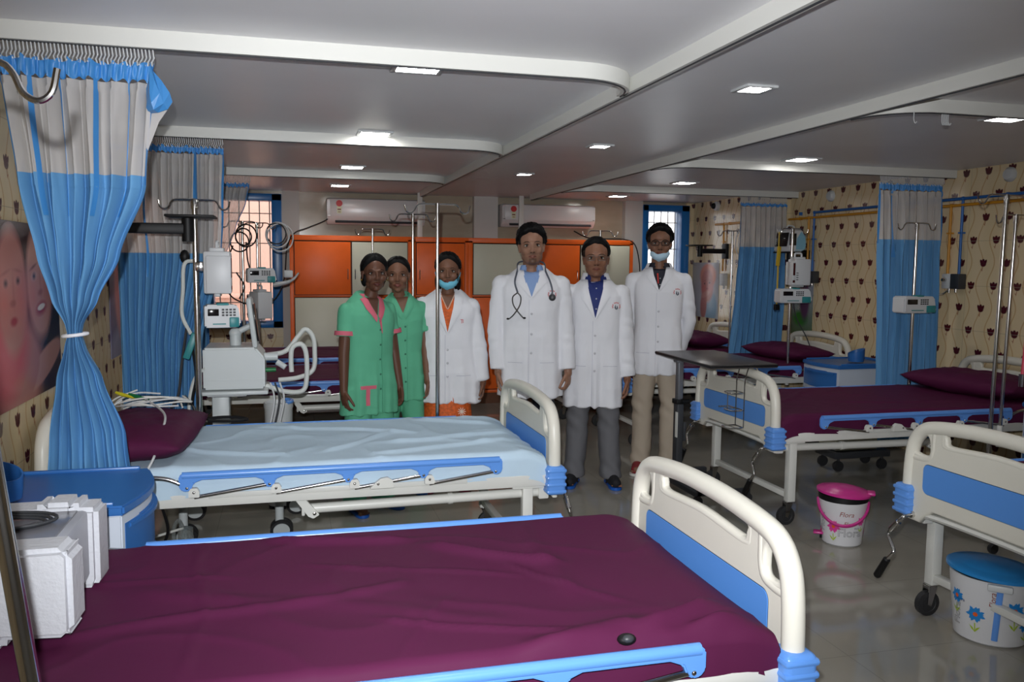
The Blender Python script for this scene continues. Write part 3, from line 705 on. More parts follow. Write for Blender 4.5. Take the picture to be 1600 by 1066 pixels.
def siderail(parent, s, dropped=True):
    """folded side guard along side s (-1 near, +1 far)"""
    y = s*(HW+.022); x0, x1 = -.53, .77; zt = .622
    lugs = [x0+.03, x0+.34, x0+.65, x0+.96, x1-.03]
    o = []                                                       # scalloped top bar outline (x,z)
    o += [(x0, zt-.012), (x0+.01, zt-.002), (x0+.03, zt), (x1-.03, zt), (x1-.01, zt-.002), (x1, zt-.012)]
    def lug(c, w_=.024): return [(c+w_+.03, zt-.028), (c+w_, zt-.040), (c+.016, zt-.066), (c, zt-.073), (c-.016, zt-.066), (c-w_, zt-.040), (c-w_-.03, zt-.028)]
    o += [(x1, zt-.055), (x1-.012, zt-.070), (x1-.03, zt-.073), (x1-.045, zt-.064), (x1-.055, zt-.040), (x1-.085, zt-.028)]
    for c in reversed(lugs[1:-1]): o += lug(c)
    o += [(x0+.085, zt-.028), (x0+.055, zt-.040), (x0+.045, zt-.064), (x0+.03, zt-.073), (x0+.012, zt-.070), (x0, zt-.055)]
    b = MB(); b.prism(o, .020, Matrix.Translation((0, y, 0)) @ XZ, .004)
    b.tube([(x0+.012, y, zt-.010), (x1-.012, y, zt-.010)], .0145, 12)
    b.mi = 1
    for c in lugs: b.ell((c, y+s*.011, zt-.058), (.006, .004, .006), 8)
    g = b.build('side_rail', [M_bluelt, M_chrome], parent, ang=45)
    b = MB()
    for c in lugs[1:]: b.tube([(c, y-.0, zt-.060), (c-.285, y, zt-.098)], .0075, 10)
    b.tube(catmull([(x0+.02, y, zt-.05), (x0-.04, y, zt-.022), (x0-.11, y, zt-.012), (x0-.17, y, zt-.016), (x0-.22, y, zt-.04), (x0-.25, y-s*.01, zt-.075)], 5), .009, 10)
    b.build('rail_link_bars', M_chrome, g)
    for c in [l-.285 for l in lugs[1:]]:
        b = MB(); b.prism([(c-.020, .525), (c+.020, .525), (c+.020, .548), (c+.012, .562), (c-.012, .562), (c-.020, .548)], .026, Matrix.Translation((0, y, 0)) @ XZ, .002)
        b.mi = 1; b.ell((c, y+s*.014, .546), (.006, .004, .006), 8); b.build('rail_bracket', [M_white, M_chrome], g)
    c = .26; b = MB(); b.prism([(c-.055, .520), (c+.045, .520), (c+.04, .55), (c+.02, .565), (c-.01, .560), (c-.035, .540)], .024, Matrix.Translation((0, y+s*.006, 0)) @ XZ, .002)
    b.mi = 1; b.ell((c-.02, y+s*.019, .54), (.006, .004, .006), 8); b.build('rail_lock', [M_white, M_chrome], g)
def castor(parent, x, y, z_top=.14, r=.055, twin=False):
    c = MB(); c.mi = 0
    c.lathe([(.018, z_top-.012), (.020, z_top), (.012, z_top+.02)], (x, y, 0), 12); c.mi = 0
    for s in (-1, 1): c.prism([(-.01, z_top-.005), (.03, z_top-.005), (.034, r), (.016, r-.01)], .004, Matrix.Translation((x, y+s*.018, 0)) @ XZ)
    c.box((x+.01, y, z_top-.008), (.04, .04, .01), .003)
    o = c.build('castor', M_chrome, parent)
    c = MB(); c.mi = 0; c.lathe([(.0, -.012), (r*.62, -.012), (r*.66, -.014), (r, -.012), (r, .012), (r*.66, .014), (r*.62, .012), (0, .012)], (x+.022, y, r), 22, M=Matrix.Rotation(-PI/2, 4, 'X')); c.build('wheel', M_rubber, o)
def crank(parent, y, a0, z=.445):
    """folding crank at the foot end; a0 = swing angle"""
    b = MB(); x = 1.0
    b.cyl((.97, y, z), (1.045, y, z), .014, n=14)
    k = fillet([(1.04, y, z), (1.078, y, z-.006), (1.088, y-.075, z-.10), (1.12, y+.012, z-.145), (1.125, y-.025, z-.19)], .022, 4)
    b.tube(k, .0075, 10); b.tube([(1.081, y-.022, z-.035), (1.086, y-.058, z-.078)], .0125, 12)
    o = b.build('crank_handle', M_chrome, parent)
    b = MB(); e = Vector((1.125, y-.022, z-.185)); d = Vector((.004, -.055, -.095)); b.tube([e, e+d*.05, e+d*.95, e+d], [.009, .0145, .0155, .012], 12)
    b.build('crank_grip', M_black, o); b = MB(); b.cyl((1.0, y, z), (1.03, y, z), .019, n=12); b.build('crank_collar', M_brown, o)
def make_bed(label, loc, rz, sheet, seed, drape=0.0, folds=(), strong=1.0, grp='hospital beds in the ward', fold_rail=True):
    t = thing('hospital_bed', label, 'hospital bed', loc, rz, grp)
    b = MB()
    for s in (-1, 1): b.box((0, s*(HW-.03), .50), (2.0, .035, .052), .004); b.box((.10, s*(HW-.012), .518), (1.05, .008, .022), .002)
    for x in (-.99, -.3, .3, .99): b.box((x, 0, .50), (.035, 2*HW-.06, .045), .004)
    b.box((0, 0, .512), (1.94, .86, .012))
    b.tube(catmull([(1.005, -.40, .43), (1.005, -.33, .455), (1.005, 0, .462), (1.005, .33, .455), (1.005, .40, .43)], 5), .024, 8, flat=.6)
    b.build('frame', M_white, t, ang=30)
    for x in (-.90, .90):
        lg = {}
        for s in (-1, 1):
            c = MB(); c.box((x, s*(HW-.045), .305), (.046, .046, .345), .004); c.box((x, s*(HW-.045), .470), (.14, .05, .012), .003); l = c.build('leg', M_white, t, ang=30)
            castor(l, x, s*(HW-.045), .135, .052)
    for x in (-.90, .90): b = MB(); b.box((x, 0, .165), (.035, 2*HW-.13, .03), .003); b.build('cross_bar', M_white, t, ang=30)
    for s in (-1, 1):
        b = MB(); b.tube([(-.06, s*.405, .425), (.5, s*.405, .43), (.99, s*.405, .437)], .021, 14); b.tube([(.55, s*.405, .4305), (.57, s*.405, .431)], .0245, 14)
        b.box((-.06, s*.405, .425), (.014, .048, .048), .004)
        b.prism([(.955, .41), (1.0, .41), (1.0, .47), (.955, .478)], .055, Matrix.Translation((0, s*.405, 0)) @ XZ, .003)
        b.prism([(.075, .492), (.115, .492), (.185, .405), (.16, .39), (.14, .40)], .02, Matrix.Translation((-.18, s*.43, 0)) @ XZ, .002); b.mi = 1; b.ell((1.003, s*.405, .455), (.004, .007, .007), 8); b.ell((.985, s*.434, .445), (.007, .004, .007), 8); b.ell((-.015, s*.442, .412), (.008, .004, .008), 8); b.build('crank_tube', [M_white, M_chrome], t, ang=30)
        crank(t, s*.405, .9*s)
    mattress(t, sheet, seed, drape, folds, strong)
    panel('footboard', 1.02, 1, t, M_inset, M_abs); panel('headboard', -1.02, -1, t, M_inset, M_abs)
    for x in (-1.02, 1.02):
        for y in (-1, 1): bumper(x, y*(HW-.022), t)
    for s in (-1, 1): siderail(t, s)
    return t
def pillow(loc, rz, label, L=.66, W=.40, H=.13, seed=1, m=None, tilt=0.0):
    b = MB(); n, k = 40, 26; P = []
    def surf(u, v, s):
        e = (max(0, 1-abs(u)**2.6)*max(0, 1-abs(v)**2.6))**.5
        px = u*L/2*(1-.06*(1-abs(v))**1.0*0-.05*(1-v*v)*(abs(u)**4)); py = v*W/2*(1-.07*(1-u*u)*(abs(v)**4)*-1-.04)
        return (px, py, H*.42+s*H/2*e+(fbm(u*2+seed, v*2, s)*.012+fbm(u*6+seed, v*6, s)*.005)*e + abs(u)**6*.01)
    for s in (1, -1):
        g = [[surf(-1+2*i/n, -1+2*j/k, s) for j in range(k+1)] for i in range(n+1)]
        b.grid(g if s > 0 else [list(reversed(r)) for r in g])
    bmesh.ops.remove_doubles(b.bm, verts=b.bm.verts, dist=.0008)
    o = b.build('pillow', m or M_purple, loc=loc, rz=rz, ang=180); o.rotation_euler = (0, tilt, rz)
    return tag(o, label, 'pillow')
CX = .10                                                         # centre of the left beds
bed1 = make_bed('purple-sheeted hospital bed nearest the camera, foam-packed unit on it', (CX, 2.10, 0), 0, M_purple, 3.0, .0, folds=((-.2, .42, .25, .30, .010, .02), (.25, .30, .62, .0, .012, .022), (.6, .43, .55, -.2, .006, .03), (-.9, -.22, .2, -.02, .007, .02), (.62, -.42, .90, -.30, .02, .02), (.75, -.43, .93, -.38, .018, .018), (.35, -.44, .7, -.36, .012, .03), (-.5, .1, .4, -.3, .004, .03), (-.35, .44, -.30, -.44, .004, .008), (.3, -.1, .1, -.44, .004, .008), (.45, .1, .7, -.3, .004, .010), (-.1, .2, .5, -.05, .004, .009), (.05, -.2, .55, -.42, .005, .010), (-.8, .2, -.2, .1, .003, .01)), strong=1.0)
bed2 = make_bed('hospital bed with pale blue sheet, standing before the six people', (CX, 3.93, 0), 0, M_sheet, 11.0, .012, folds=((-.3, .35, .5, .05, .006, .02), (.0, -.3, .4, .1, .005, .02), (.5, .4, .9, .2, .007, .02), (.3, -.15, .95, -.02, .006, .02), (.2, -.38, .9, -.2, .006, .02), (-.6, -.1, -.1, -.35, .005, .02)), strong=1.7)
gen = make_bed('purple-sheeted hospital bed behind the green-clad nurses', (CX, 6.42, 0), 0, M_purple, 5.0, .012, folds=((-.4, .3, .5, .1, .006, .02), (.2, -.4, .8, .1, .005, .02)), strong=.8)
dup(gen, (CX, 7.86, 0), 0, 'farthest purple-sheeted bed on the left, against the orange cabinets')
dup(gen, (3.60, 4.50, 0), PI, 'purple-sheeted hospital bed at right, its foot beside the pink pedal bin')
dup(gen, (3.48, 2.42, 0), PI, 'hospital bed cut by the right edge, blue-lidded bin under its foot')
dup(gen, (3.58, 6.60, 0), PI, 'purple-sheeted hospital bed behind the overbed table')
dup(gen, (3.38, 7.83, 0), PI, 'farthest purple-sheeted bed on the right, under the baby poster')
pillow((-.635, 3.90, .63), PI/2-.05, 'purple pillow on the blue-sheeted bed, under coiled wires', .82, .46, .16, 2)
pillow((4.34, 4.52, .63), PI/2+.12, 'large purple pillow on the near right bed', .86, .42, .16, 5)
pillow((4.28, 6.60, .63), PI/2+.1, 'purple pillow on the middle right bed, below the wall monitor', .82, .40, .15, 9)
pillow((4.02, 7.83, .63), PI/2, 'shiny purple pillow on the far right bed below the baby poster', .78, .42, .16, 13)

# ------------------------------------------------------------------ bedside lockers
def make_locker(label, loc, rz, H=.70, D=.52, W=.50, grp='blue and grey bedside lockers'):
    """drawers face local +x"""
    t = thing('bedside_locker', label, 'bedside locker', loc, rz, grp)
    def out(e=0.0, bow=.045): return [(-D/2-e, -W/2-e), (D/2-.03+e, -W/2-e)]+[(D/2-.03+bow*math.sin(PI*(k/12))+e, -W/2-e*.5+(W+e)*k/12) for k in range(1, 12)]+[(D/2-.03+e, W/2+e), (-D/2-e, W/2+e)]
    b = MB(); b.prism(out(), H-.14, Matrix.Translation((0, 0, (H-.04+.10)/2)), .004); b.build('body', M_lockerg, t, ang=30)
    b = MB(); b.prism(out(.008), .030, Matrix.Translation((0, 0, H-.025)), .006)
    for c, d in (((-D/2+.004, 0, H-.004), (.018, W, .022)), ((-.02, -W/2+.004, H-.006), (D-.06, .014, .014)), ((-.02, W/2-.004, H-.006), (D-.06, .014, .014))): b.box(c, d, .005)
    b.build('top', M_locker, t, ang=40)
    zz = [(.53, .145), (.375, .145)] if H > .66 else [(.5, .14), (.35, .14)]
    for z, h in [(H-.135, .15), (H-.30, .15)]:
        b = MB(); o = [(p[0]+.006, p[1]*.94) for p in out()[1:-1]]; o = [(D/2-.06, -W*.45)]+o+[(D/2-.06, W*.45)]
        b.prism(o, h-.012, Matrix.Translation((0, 0, z)), .004); d = b.build('drawer', M_locker, t, ang=40)
        b = MB(); b.prism([(p[0]+.012, p[1]*.9) for p in o], .018, Matrix.Translation((0, 0, z+h/2-.022)), .004); b.build('handle_lip', M_locker, d, ang=40)
    b = MB(); o = [(p[0]+.006, p[1]*.94) for p in out()[1:-1]]; o = [(D/2-.06, -W*.45)]+o+[(D/2-.06, W*.45)]
    b.prism(o, H-.40-.11, Matrix.Translation((0, 0, (H-.40+.11)/2+.005)), .004); d = b.build('door', M_locker, t, ang=40)
    b = MB(); b.lathe([(.018, 0), (.018, .01), (.008, .012)], (D/2+.02, W*.2, H-.5), 14, M=Matrix.Rotation(PI/2, 4, 'Y')); b.build('door_knob', M_dark, d)
    for x in (-D/2+.06, D/2-.07):
        for y in (-W/2+.06, W/2-.06):
            b = MB(); b.cyl((x, y, .07), (x, y, .10), .012); b.lathe([(0, -.012), (.03, -.012), (.033, -.006), (.033, .006), (.03, .012), (0, .012)], (x, y, .033), 16, M=Matrix.Rotation(-PI/2, 4, 'X')); b.box((x, y, .062), (.03, .036, .02), .004); b.build('castor', M_rubber, t)
    return t
lk = make_locker('blue-topped bedside locker in the front left, behind the foam packing', (-.72, 2.86, 0), 0, .74, .52, .46)
def holder(loc, label, rz=0):
    b = MB(); n = 28
    R = [[(r*math.cos(2*PI*k/n), r*math.sin(2*PI*k/n), z if z < .05 else .085+.022*math.cos(2*PI*k/n)) for k in range(n)] for r, z in ((.0001, .0), (.058, .0), (.062, .03), (.064, .08), (.059, .08))]
    R.append([(p[0]*.98, p[1]*.98, .006) for p in R[1]]); R.append([(0, 0, .006)]*n); R[-1] = [(p[0]*.001, p[1]*.001, .006) for p in R[1]]
    b.loft(R, cap=False); tag(b.build('tumbler_holder', M_locker, loc=loc, rz=rz), label, 'tumbler holder', 'blue holders on the lockers')
holder((-.84, 2.74, .74), 'blue slanted tumbler holder on the front left locker', 2.5)
lk2 = make_locker('blue and grey bedside locker between the two right curtains', (4.33, 5.80, 0), PI, .70, .56, .46)
holder((4.34, 5.72, .70), 'blue slanted tumbler holder on the locker between the right curtains', -.4)
make_locker('blue bedside locker cut by the right edge, red tube above it', (4.30, 3.62, 0), PI, .70, .56, .46)
make_locker('blue locker standing before the right window, mostly hidden', (4.10, 8.68, 0), PI, .70, .5, .36)
b = MB(); b.box((4.0, 8.60, .755), (.14, .1, .11), .01); tag(b.build('storage_box', M_locker), 'small blue box on the locker before the right window', 'box')
# trolley under the right bed
t = thing('equipment_trolley', 'low pale trolley with dark castors under the near right bed', 'trolley', (3.92, 5.16, 0))
b = MB(); b.box((0, 0, .12), (.46, .24, .05), .008); b.build('base', M_dark, t)
b = MB(); b.box((-.04, 0, .26), (.34, .2, .22), .006); b.build('cabinet_body', M_laminate, t)
for x in (-.18, .18):
    for y in (-.09, .09):
        b = MB(); b.cyl((x, y, .07), (x, y, .10), .01); b.lathe([(0, -.014), (.036, -.014), (.04, 0), (.036, .014), (0, .014)], (x, y, .04), 18, M=Matrix.Rotation(-PI/2, 4, 'X')); b.build('castor', M_rubber, t)

# ------------------------------------------------------------------ drip stands and pumps
def hooks(b, z, w, ang=0.0, r=.005, n=2):
    c, s = math.cos(ang), math.sin(ang)
    for d in ((1, -1) if n == 2 else (1,)):
        pts = [(0, z), (w*.50, z), (w*.64, z-.012), (w*.72, z-.038), (w*.84, z-.048), (w*.95, z-.036), (w, z-.005)]
        b.tube(catmull([(d*x*c, d*x*s, zz) for x, zz in pts], 4), r, 8)
def drip(name, label, x, y, z0, z1=1.755, w=.165, ang=0.0, r=.008, bracket=None, base=False, lean=(0, 0), four=False, grp='chrome drip poles'):
    t = thing(name, label, 'drip pole', (x, y, 0), 0, grp)
    b = MB(); b.tube([(lean[0], lean[1], z0), (0, 0, z1-.06), (0, 0, z1)], [r*1.15, r, r*.9], 12); b.build('pole', M_chrome, t)
    b = MB(); hooks(b, z1, w, ang, .0045)
    if four: hooks(b, z1-.004, w, ang+PI/2, .0045)
    b.lathe([(.0, -.045), (r+.004, -.045), (r+.004, -.01), (.012, .004), (.0, .008)], (0, 0, z1), 12); b.build('hooks', M_chrome, t)
    if bracket: b = MB(); b.cyl((lean[0], lean[1], z0-.02), (lean[0], lean[1], z0+.10), r+.006, n=12); b.box((lean[0]+bracket[0]/2, lean[1]+bracket[1]/2, z0+.03), (max(.02, abs(bracket[0])), max(.02, abs(bracket[1])), .03), .003); b.build('socket', M_white, t)
    if base:
        for k in range(5):
            a = 2*PI*k/5+.3; b = MB(); e = (.25*math.cos(a), .25*math.sin(a)); b.tube([(0, 0, .10), (e[0], e[1], .075)], [.016, .011], 8); l = b.build('leg', M_chrome, t)
            b = MB(); b.lathe([(0, -.012), (.024, -.012), (.027, 0), (.024, .012), (0, .012)], (e[0], e[1], .027), 14, M=Matrix.Rotation(-PI/2, 4, 'X')); b.cyl((e[0], e[1], .04), (e[0], e[1], .075), .008); b.build('castor', M_rubber, l)
        b = MB(); b.lathe([(.0, .07), (.03, .075), (.03, .12), (.016, .13), (0, .13)], (0, 0, 0), 16); b.build('hub', M_dark, t)
    return t
drip('drip_stand', 'blurred chrome drip stand crossing the front left corner', -.442, 1.25, .0, 1.705, .15, 0, .012, lean=(.182, 0), base=False)
drip('drip_pole', 'thick chrome drip pole carrying pumps behind the pillow', -.46, 4.55, .45, 1.755, .17, 0, .014, bracket=(0, -.15))
drip('drip_pole', 'chrome drip pole of the blue-sheeted bed, in front of the woman in orange', .77, 4.50, .47, 1.762, .175, -.12, .0085, bracket=(0, -.10))
drip('drip_pole', 'chrome drip pole whose hooks show above the second nurse', .81, 5.72, .47, 1.775, .16, .05, .0085, bracket=(0, .28))
drip('drip_pole', 'thin drip pole whose hooks show above the pink-collared nurse', .66, 7.0, .47, 1.72, .14, 0, .008, bracket=(0, -.15))
drip('drip_pole', 'drip pole behind the grey-trousered doctor', 2.72, 7.2, .47, 1.75, .17, 0, .008, bracket=(0, -.16))
drip('drip_pole', 'drip pole with hung cable bundle by the baby poster', 4.12, 7.33, .47, 1.78, .165, 0, .009, bracket=(0, .12))
drip('drip_pole', 'drip pole with two pumps in front of the far right curtain', 4.05, 6.22, .47, 1.76, .14, -.1, .011, bracket=(0, .06))
drip('drip_pole', 'drip pole with one syringe pump before the right curtain', 4.28, 5.05, .47, 1.76, .16, 0, .011, bracket=(0, -.08))
drip('drip_stand', 'chrome drip stand reaching the floor beside the near right bed', 3.59, 3.60, .02, 1.825, .20, .1, .010, base=True, lean=(-.02, 0))
drip('drip_pole', 'second chrome drip pole at the right edge of the photo', 3.86, 3.80, .47, 1.74, .17, .2, .009, bracket=(0, .20), lean=(-.02, 0))
drip('drip_pole', 'left drip pole of the pair before the left window', -.36, 7.05, .47, 1.762, .16, .1, .011, bracket=(0, -.14))
drip('drip_pole', 'right drip pole of the pair before the left window, loaded with cables', -.25, 7.12, .47, 1.755, .15, -.2, .010, bracket=(0, -.20))
M_pump = mat('pump_casing', rgb(206, 208, 210), .4)
def syringe_pump(label, loc, rz, k=1.0):
    """control panel faces local -y, narrow teal end at +x"""
    t = thing('syringe_pump', label, 'syringe pump', loc, rz, 'syringe pumps')
    b = MB(); b.prism([(-.14*k, -.055), (.10*k, -.055), (.14*k, -.04), (.12*k, .05), (.10*k, .06), (-.13*k, .06), (-.14*k, .05)], .12, XZ, .008); b.build('casing', M_pump, t)
    b = MB(); b.box((.085*k, -.062, -.028), (.075*k, .012, .05), .005); b.build('teal_clamp', M_teal, t); b = MB(); b.box((-.03*k, -.0625, -.036), (.10*k, .006, .006)); b.build('teal_stripe', M_teal, t); b = MB(); b.box((0, -.03, .062), (.06, .05, .012), .005); b.build('teal_cap', M_teal, t)
    b = MB(); b.box((-.075*k, -.062, .022), (.085*k, .004, .035), .002); b.build('display', M_dispoff, t)
    b = MB()
    for i in range(4):
        for j in range(3): b.box((.0*k+.018*i, -.062, .008+.014*j), (.012, .004, .009), .001)
    b.build('keypad', M_dark, t)
    b = MB(); b.box((0, .075, 0), (.05, .04, .05), .006); b.cyl((.0, .075, 0), (.08, .075, 0), .014, n=12); b.build('clamp', M_chrome, t)
    return t
def infusion_pump(label, loc, rz):
    t = thing('infusion_pump', label, 'infusion pump', loc, rz, 'infusion pumps')
    b = MB(); b.box((.015, 0, 0), (.14, .13, .215), .010); b.box((-.065, -.01, -.01), (.03, .12, .19), .006); b.box((.0, .0, .115), (.10, .07, .02), .006); b.build('casing', M_pump, t)
    b = MB(); b.tube(fillet([(-.03, 0, .12), (-.03, 0, .155), (.03, 0, .155), (.03, 0, .12)], .015, 3), .008, 8); b.build('carry_handle', M_pump, t)
    b = MB(); b.box((-.066, -.0715, .025), (.018, .004, .10), .002); b.box((-.066, -.0715, -.075), (.02, .004, .02), .002); b.build('display', mat('maroon_display', rgb(70, 24, 24), .25), t)
    b = MB()
    for i in range(4): b.box((-.035, -.0665, -.06+.018*i), (.018, .003, .006))
    b.build('buttons', M_dark, t)
    b = MB(); b.box((.0, 0, -.112), (.11, .03, .02), .006); b.build('drip_ports', M_grey, t)
    b = MB(); b.box((0, .085, .03), (.06, .04, .05), .006); b.build('clamp', M_chrome, t)
    return t
# left cluster
infusion_pump('infusion pump on the thick left drip pole, turned sideways', (-.355, 4.54, 1.39), PI/2)
syringe_pump('syringe pump with teal end on the thick left drip pole', (-.335, 4.50, 1.17), .15, .62)
syringe_pump('syringe pump on the far left drip pole before the window', (-.22, 6.98, 1.335), .2, .8)
infusion_pump('grey infusion pump hanging under the far left syringe pump', (-.235, 7.04, 1.10), -1.0)
b = MB(); b.tube(catmull([(0, 0, 0), (.1, 0, .02), (.16, 0, .05), (.20, 0, .10)], 4), [.03, .034, .032, .028, .026, .024, .022, .02, .018, .016, .014, .012, .01], 10, flat=.6); b.box((.12, 0, .09), (.07, .05, .06), .01)
tag(b.build('instrument_tray', M_grey, loc=(-.13, 7.0, 1.26)), 'pale plastic instrument cradle beside the far left syringe pump', 'cradle')
# right cluster
infusion_pump('infusion pump with carrying handle before the far right curtain', (4.045, 6.12, 1.40), -.1)
syringe_pump('syringe pump below the infusion pump on the right', (4.0, 6.10, 1.205), -.1)
syringe_pump('syringe pump on the drip pole before the near right curtain', (4.20, 4.94, 1.19), .05, 1.0)
# ventilator on its column
t = thing('ventilator', 'pale ventilator with tilted screen and hoses beside the thick drip pole', 'ventilator', (-.29, 4.78, 0))
M_vent = mat('ventilator_casing', rgb(196, 202, 202), .4)
b = MB(); b.prism([(-.155, .775), (.155, .775), (.155, .94), (.11, .995), (-.155, .995)], .34, XZ, .010); b.box((0, -.171, .825), (.30, .004, .004)); b.build('body', M_vent, t)
b = MB(); b.box((0, -.01, .757), (.34, .36, .02), .005); b.box((-.08, 0, .56), (.09, .10, .40), .01); b.build('column', M_vent, t)
b = MB(); b.box((-.04, 0, .745), (.20, .3, .022), .005); b.build('shelf', M_grey, t)
b = MB(); b.box((.09, 0, 1.12), (.028, .22, .27), .012, ry=-.12); b.build('screen', M_vent, t)
b = MB(); b.box((.109, 0, 1.12), (.008, .18, .20), .003, ry=-.12); b.build('display', M_dispoff, t)
b = MB(); b.cyl((.0, 0, .99), (.0, 0, 1.05), .03, n=16); b.ell((0, 0, 1.06), (.034, .03, .03), 14); b.cyl((0, 0, 1.06), (.08, 0, 1.10), .016); b.build('screen_arm', M_vent, t)
b = MB()
b.prism(rrect(-.30, .225, .40, .27, .02), .09, Matrix.Translation((0, -.33, 0)) @ XZ, .008); b.prism(rrect(-.30, .225, .40, .27, .02), .09, Matrix.Translation((0, .12, 0)) @ XZ, .008); b.box((-.08, -.1, .26), (.1, .5, .045), .01); b.box((-.08, 0, .33), (.09, .1, .12), .01); b.build('base_rails', M_vent, t)
for x, y in ((-.25, -.33), (.22, -.33), (.30, .12), (-.25, .12)):
    b = MB(); b.cyl((x, y, .10), (x, y, .23), .022, n=12); b.mi = 1
    for s in (-.022, .022): b.lathe([(0, -.011), (.04, -.011), (.058, -.009), (.058, .009), (.04, .011), (0, .011)], (x+.01, y+s, .058), 22, M=Matrix.Rotation(-PI/2+.3, 4, 'X'))
    b.mi = 0
    for s in (-.036, .036): b.lathe([(0, -.002), (.042, -.002), (.042, .002), (0, .002)], (x+.01, y+s, .058), 22, M=Matrix.Rotation(-PI/2+.3, 4, 'X'))
    b.build('castor', [M_vent, M_rubber], t)
M_hose = mat('corrugated_hose', rgb(206, 210, 206), .5, bump=(1, .1, .001))
b = MB(); b.tube(catmull([(.155, -.05, .775), (.26, -.06, .74), (.35, -.07, .745), (.372, -.07, .82), (.37, -.07, .95), (.345, -.07, 1.0), (.30, -.07, .985), (.29, -.07, .93), (.292, -.07, .85)], 7), .0135, 10); b.build('hose', M_hose, t)
b = MB(); b.tube(catmull([(.155, .06, .93), (.26, .06, .95), (.33, .08, 1.03), (.37, .08, 1.07), (.41, .08, 1.03), (.42, .08, .95), (.41, .08, .84), (.33, .06, .80), (.22, .05, .79)], 7), .0135, 10); b.build('hose', M_hose, t)
b = MB(); b.cyl((.14, -.02, .93), (.22, -.02, .93), .022, n=14); b.cyl((.215, -.02, .90), (.26, -.03, .87), .016, n=12); b.build('outlet_ports', M_vent, t)
b = MB(); b.cyl((.155, -.04, .86), (.21, -.04, .86), .012, n=10); b.build('green_connector', M_green, t)
for i, (x, m) in enumerate(((.20, M_grey), (.225, M_dark), (.25, M_grey))):
    cable('hanging_line', [(x-.02, -.12, .80), (x, -.13, .70), (x-.04, -.14, .5), (x-.07+.02*i, -.14, .36)], .005, m, None, parent=t)
# nebuliser basket
t = thing('humidifier_canister', 'pale round canister with blue rim behind the blue-sheeted bed', 'canister', (-.075, 5.06, 0))
b = MB(); b.lathe([(0, .02), (.065, .02), (.07, .05), (.080, .59), (.084, .60), (.084, .63), (.077, .632), (.073, .60), (.068, .5), (0, .5)], (0, 0, 0), 30); b.build('body', M_grey, t)
b = MB(); b.tube([(.078*math.cos(a), .078*math.sin(a), .632) for a in [-.9+1.9*k/10 for k in range(11)]], .011, 8); b.build('blue_rim', M_bluelt, t)
for k in range(4):
    a = k*PI/2+.4; b = MB(); b.lathe([(0, 0), (.016, 0), (.016, .022), (0, .022)], (.05*math.cos(a), .05*math.sin(a), 0), 10); b.build('foot', M_rubber, t)
# suction unit on the floor under the blue-sheeted bed
t = thing('suction_unit', 'white suction unit with clear tube on the floor behind the near bed', 'suction unit', (-.52, 4.10, 0))
b = MB(); b.prism([(.16*math.cos(a), .11*math.sin(a)) for a in [2*PI*k/28 for k in range(28)]], .10, Matrix.Translation((0, 0, .07)), .012); b.box((-.12, -.02, .09), (.12, .10, .10), .01); b.build('housing', M_pump, t)
for x, y in ((-.09, -.06), (.09, -.06), (-.09, .06), (.09, .06)):
    b = MB(); b.cyl((x, y, 0), (x, y, .03), .014, n=10); b.build('foot', M_rubber, t)
b = MB()
for k in range(3): b.box((-.07+.05*k, -.11, .085), (.03, .02, .04), .005)
b.build('switches', M_white, t)
b = MB(); b.cyl((.03, 0, .12), (.03, 0, .20), .035, n=18); b.build('jar', M_clear, t)
cable('clear_tube', [(-.02, 0, .13), (-.02, 0, .20), (.0, 0, .24), (.02, 0, .20), (.03, 0, .14)], .009, M_clear, None, parent=t)
cable('white_cable', [(-.80, 3.8, .46), (-.72, 3.9, .32), (-.66, 4.0, .2), (-.5, 4.1, .2)], .006, M_white, 'white cable dropping under the blue-sheeted bed')
cable('black_cable', [(-.52, 3.6, .46), (-.50, 3.62, .34), (-.54, 3.65, .24), (-.58, 3.7, .12), (-.60, 3.75, .006)], .006, M_black, 'black cable dropping under the blue-sheeted bed')
# wires on the pillow
t = thing('monitor_leads', 'coiled white monitor leads lying on the purple pillow', 'cable bundle', (-.62, 4.12, .80))
for k in range(5):
    b = MB(); rr = .13+.012*k; b.tube(catmull([(rr*math.cos(a)+.02*math.sin(k), rr*.75*math.sin(a)+.01*k, .015*k*.4+.012*math.sin(2*a+k)-.03*(abs(math.cos(a))**3)) for a in [2*PI*j/10+k*.5 for j in range(9)]], 6), .0042, 7); b.build('lead', M_grey if k % 2 else M_white, t)
for m, p, n_ in ((M_green, (-.07, -.01, .03), 'green_plug'), (mat('yellow_tape', rgb(206, 196, 40), .5), (-.13, .02, .035), 'yellow_plug')):
    b = MB(); b.tube([(p[0]-.03, p[1]+.02, p[2]+.008), p, (p[0]+.06, p[1]-.03, p[2]-.012)], [.006, .009, .006], 8); b.build(n_, m, t)
cable('lead', [(-.12, -.05, .02), (-.20, -.13, -.03), (-.18, -.24, -.02), (-.22, -.36, -.09), (-.26, -.44, -.13)], .0042, M_grey, None, parent=t)
cable('lead', [(-.02, -.05, .02), (.06, -.2, .0), (.10, -.34, -.02), (.095, -.5, -.08), (.09, -.62, -.13), (.05, -.665, -.20), (.0, -.67, -.27)], .005, M_grey, None, parent=t)
cable('black_tube', [(-.46, 4.46, .645), (-.36, 4.44, .66), (-.27, 4.42, .662), (-.22, 4.40, .652), (-.3, 4.37, .652), (-.4, 4.38, .655)], .008, M_black, 'short dark tube lying on the blue sheet at the thick drip pole', 'tube')
for n, (x, y, z0, sw) in enumerate(((-.60, 4.62, 1.20, .05), (-.55, 4.64, .95, -.04), (-.50, 4.60, 1.1, .02))):
    pass
t = thing('hanging_hoses', 'looped grey and black hoses hanging beside the thick drip pole', 'hose', (-.52, 4.62, 1.45))
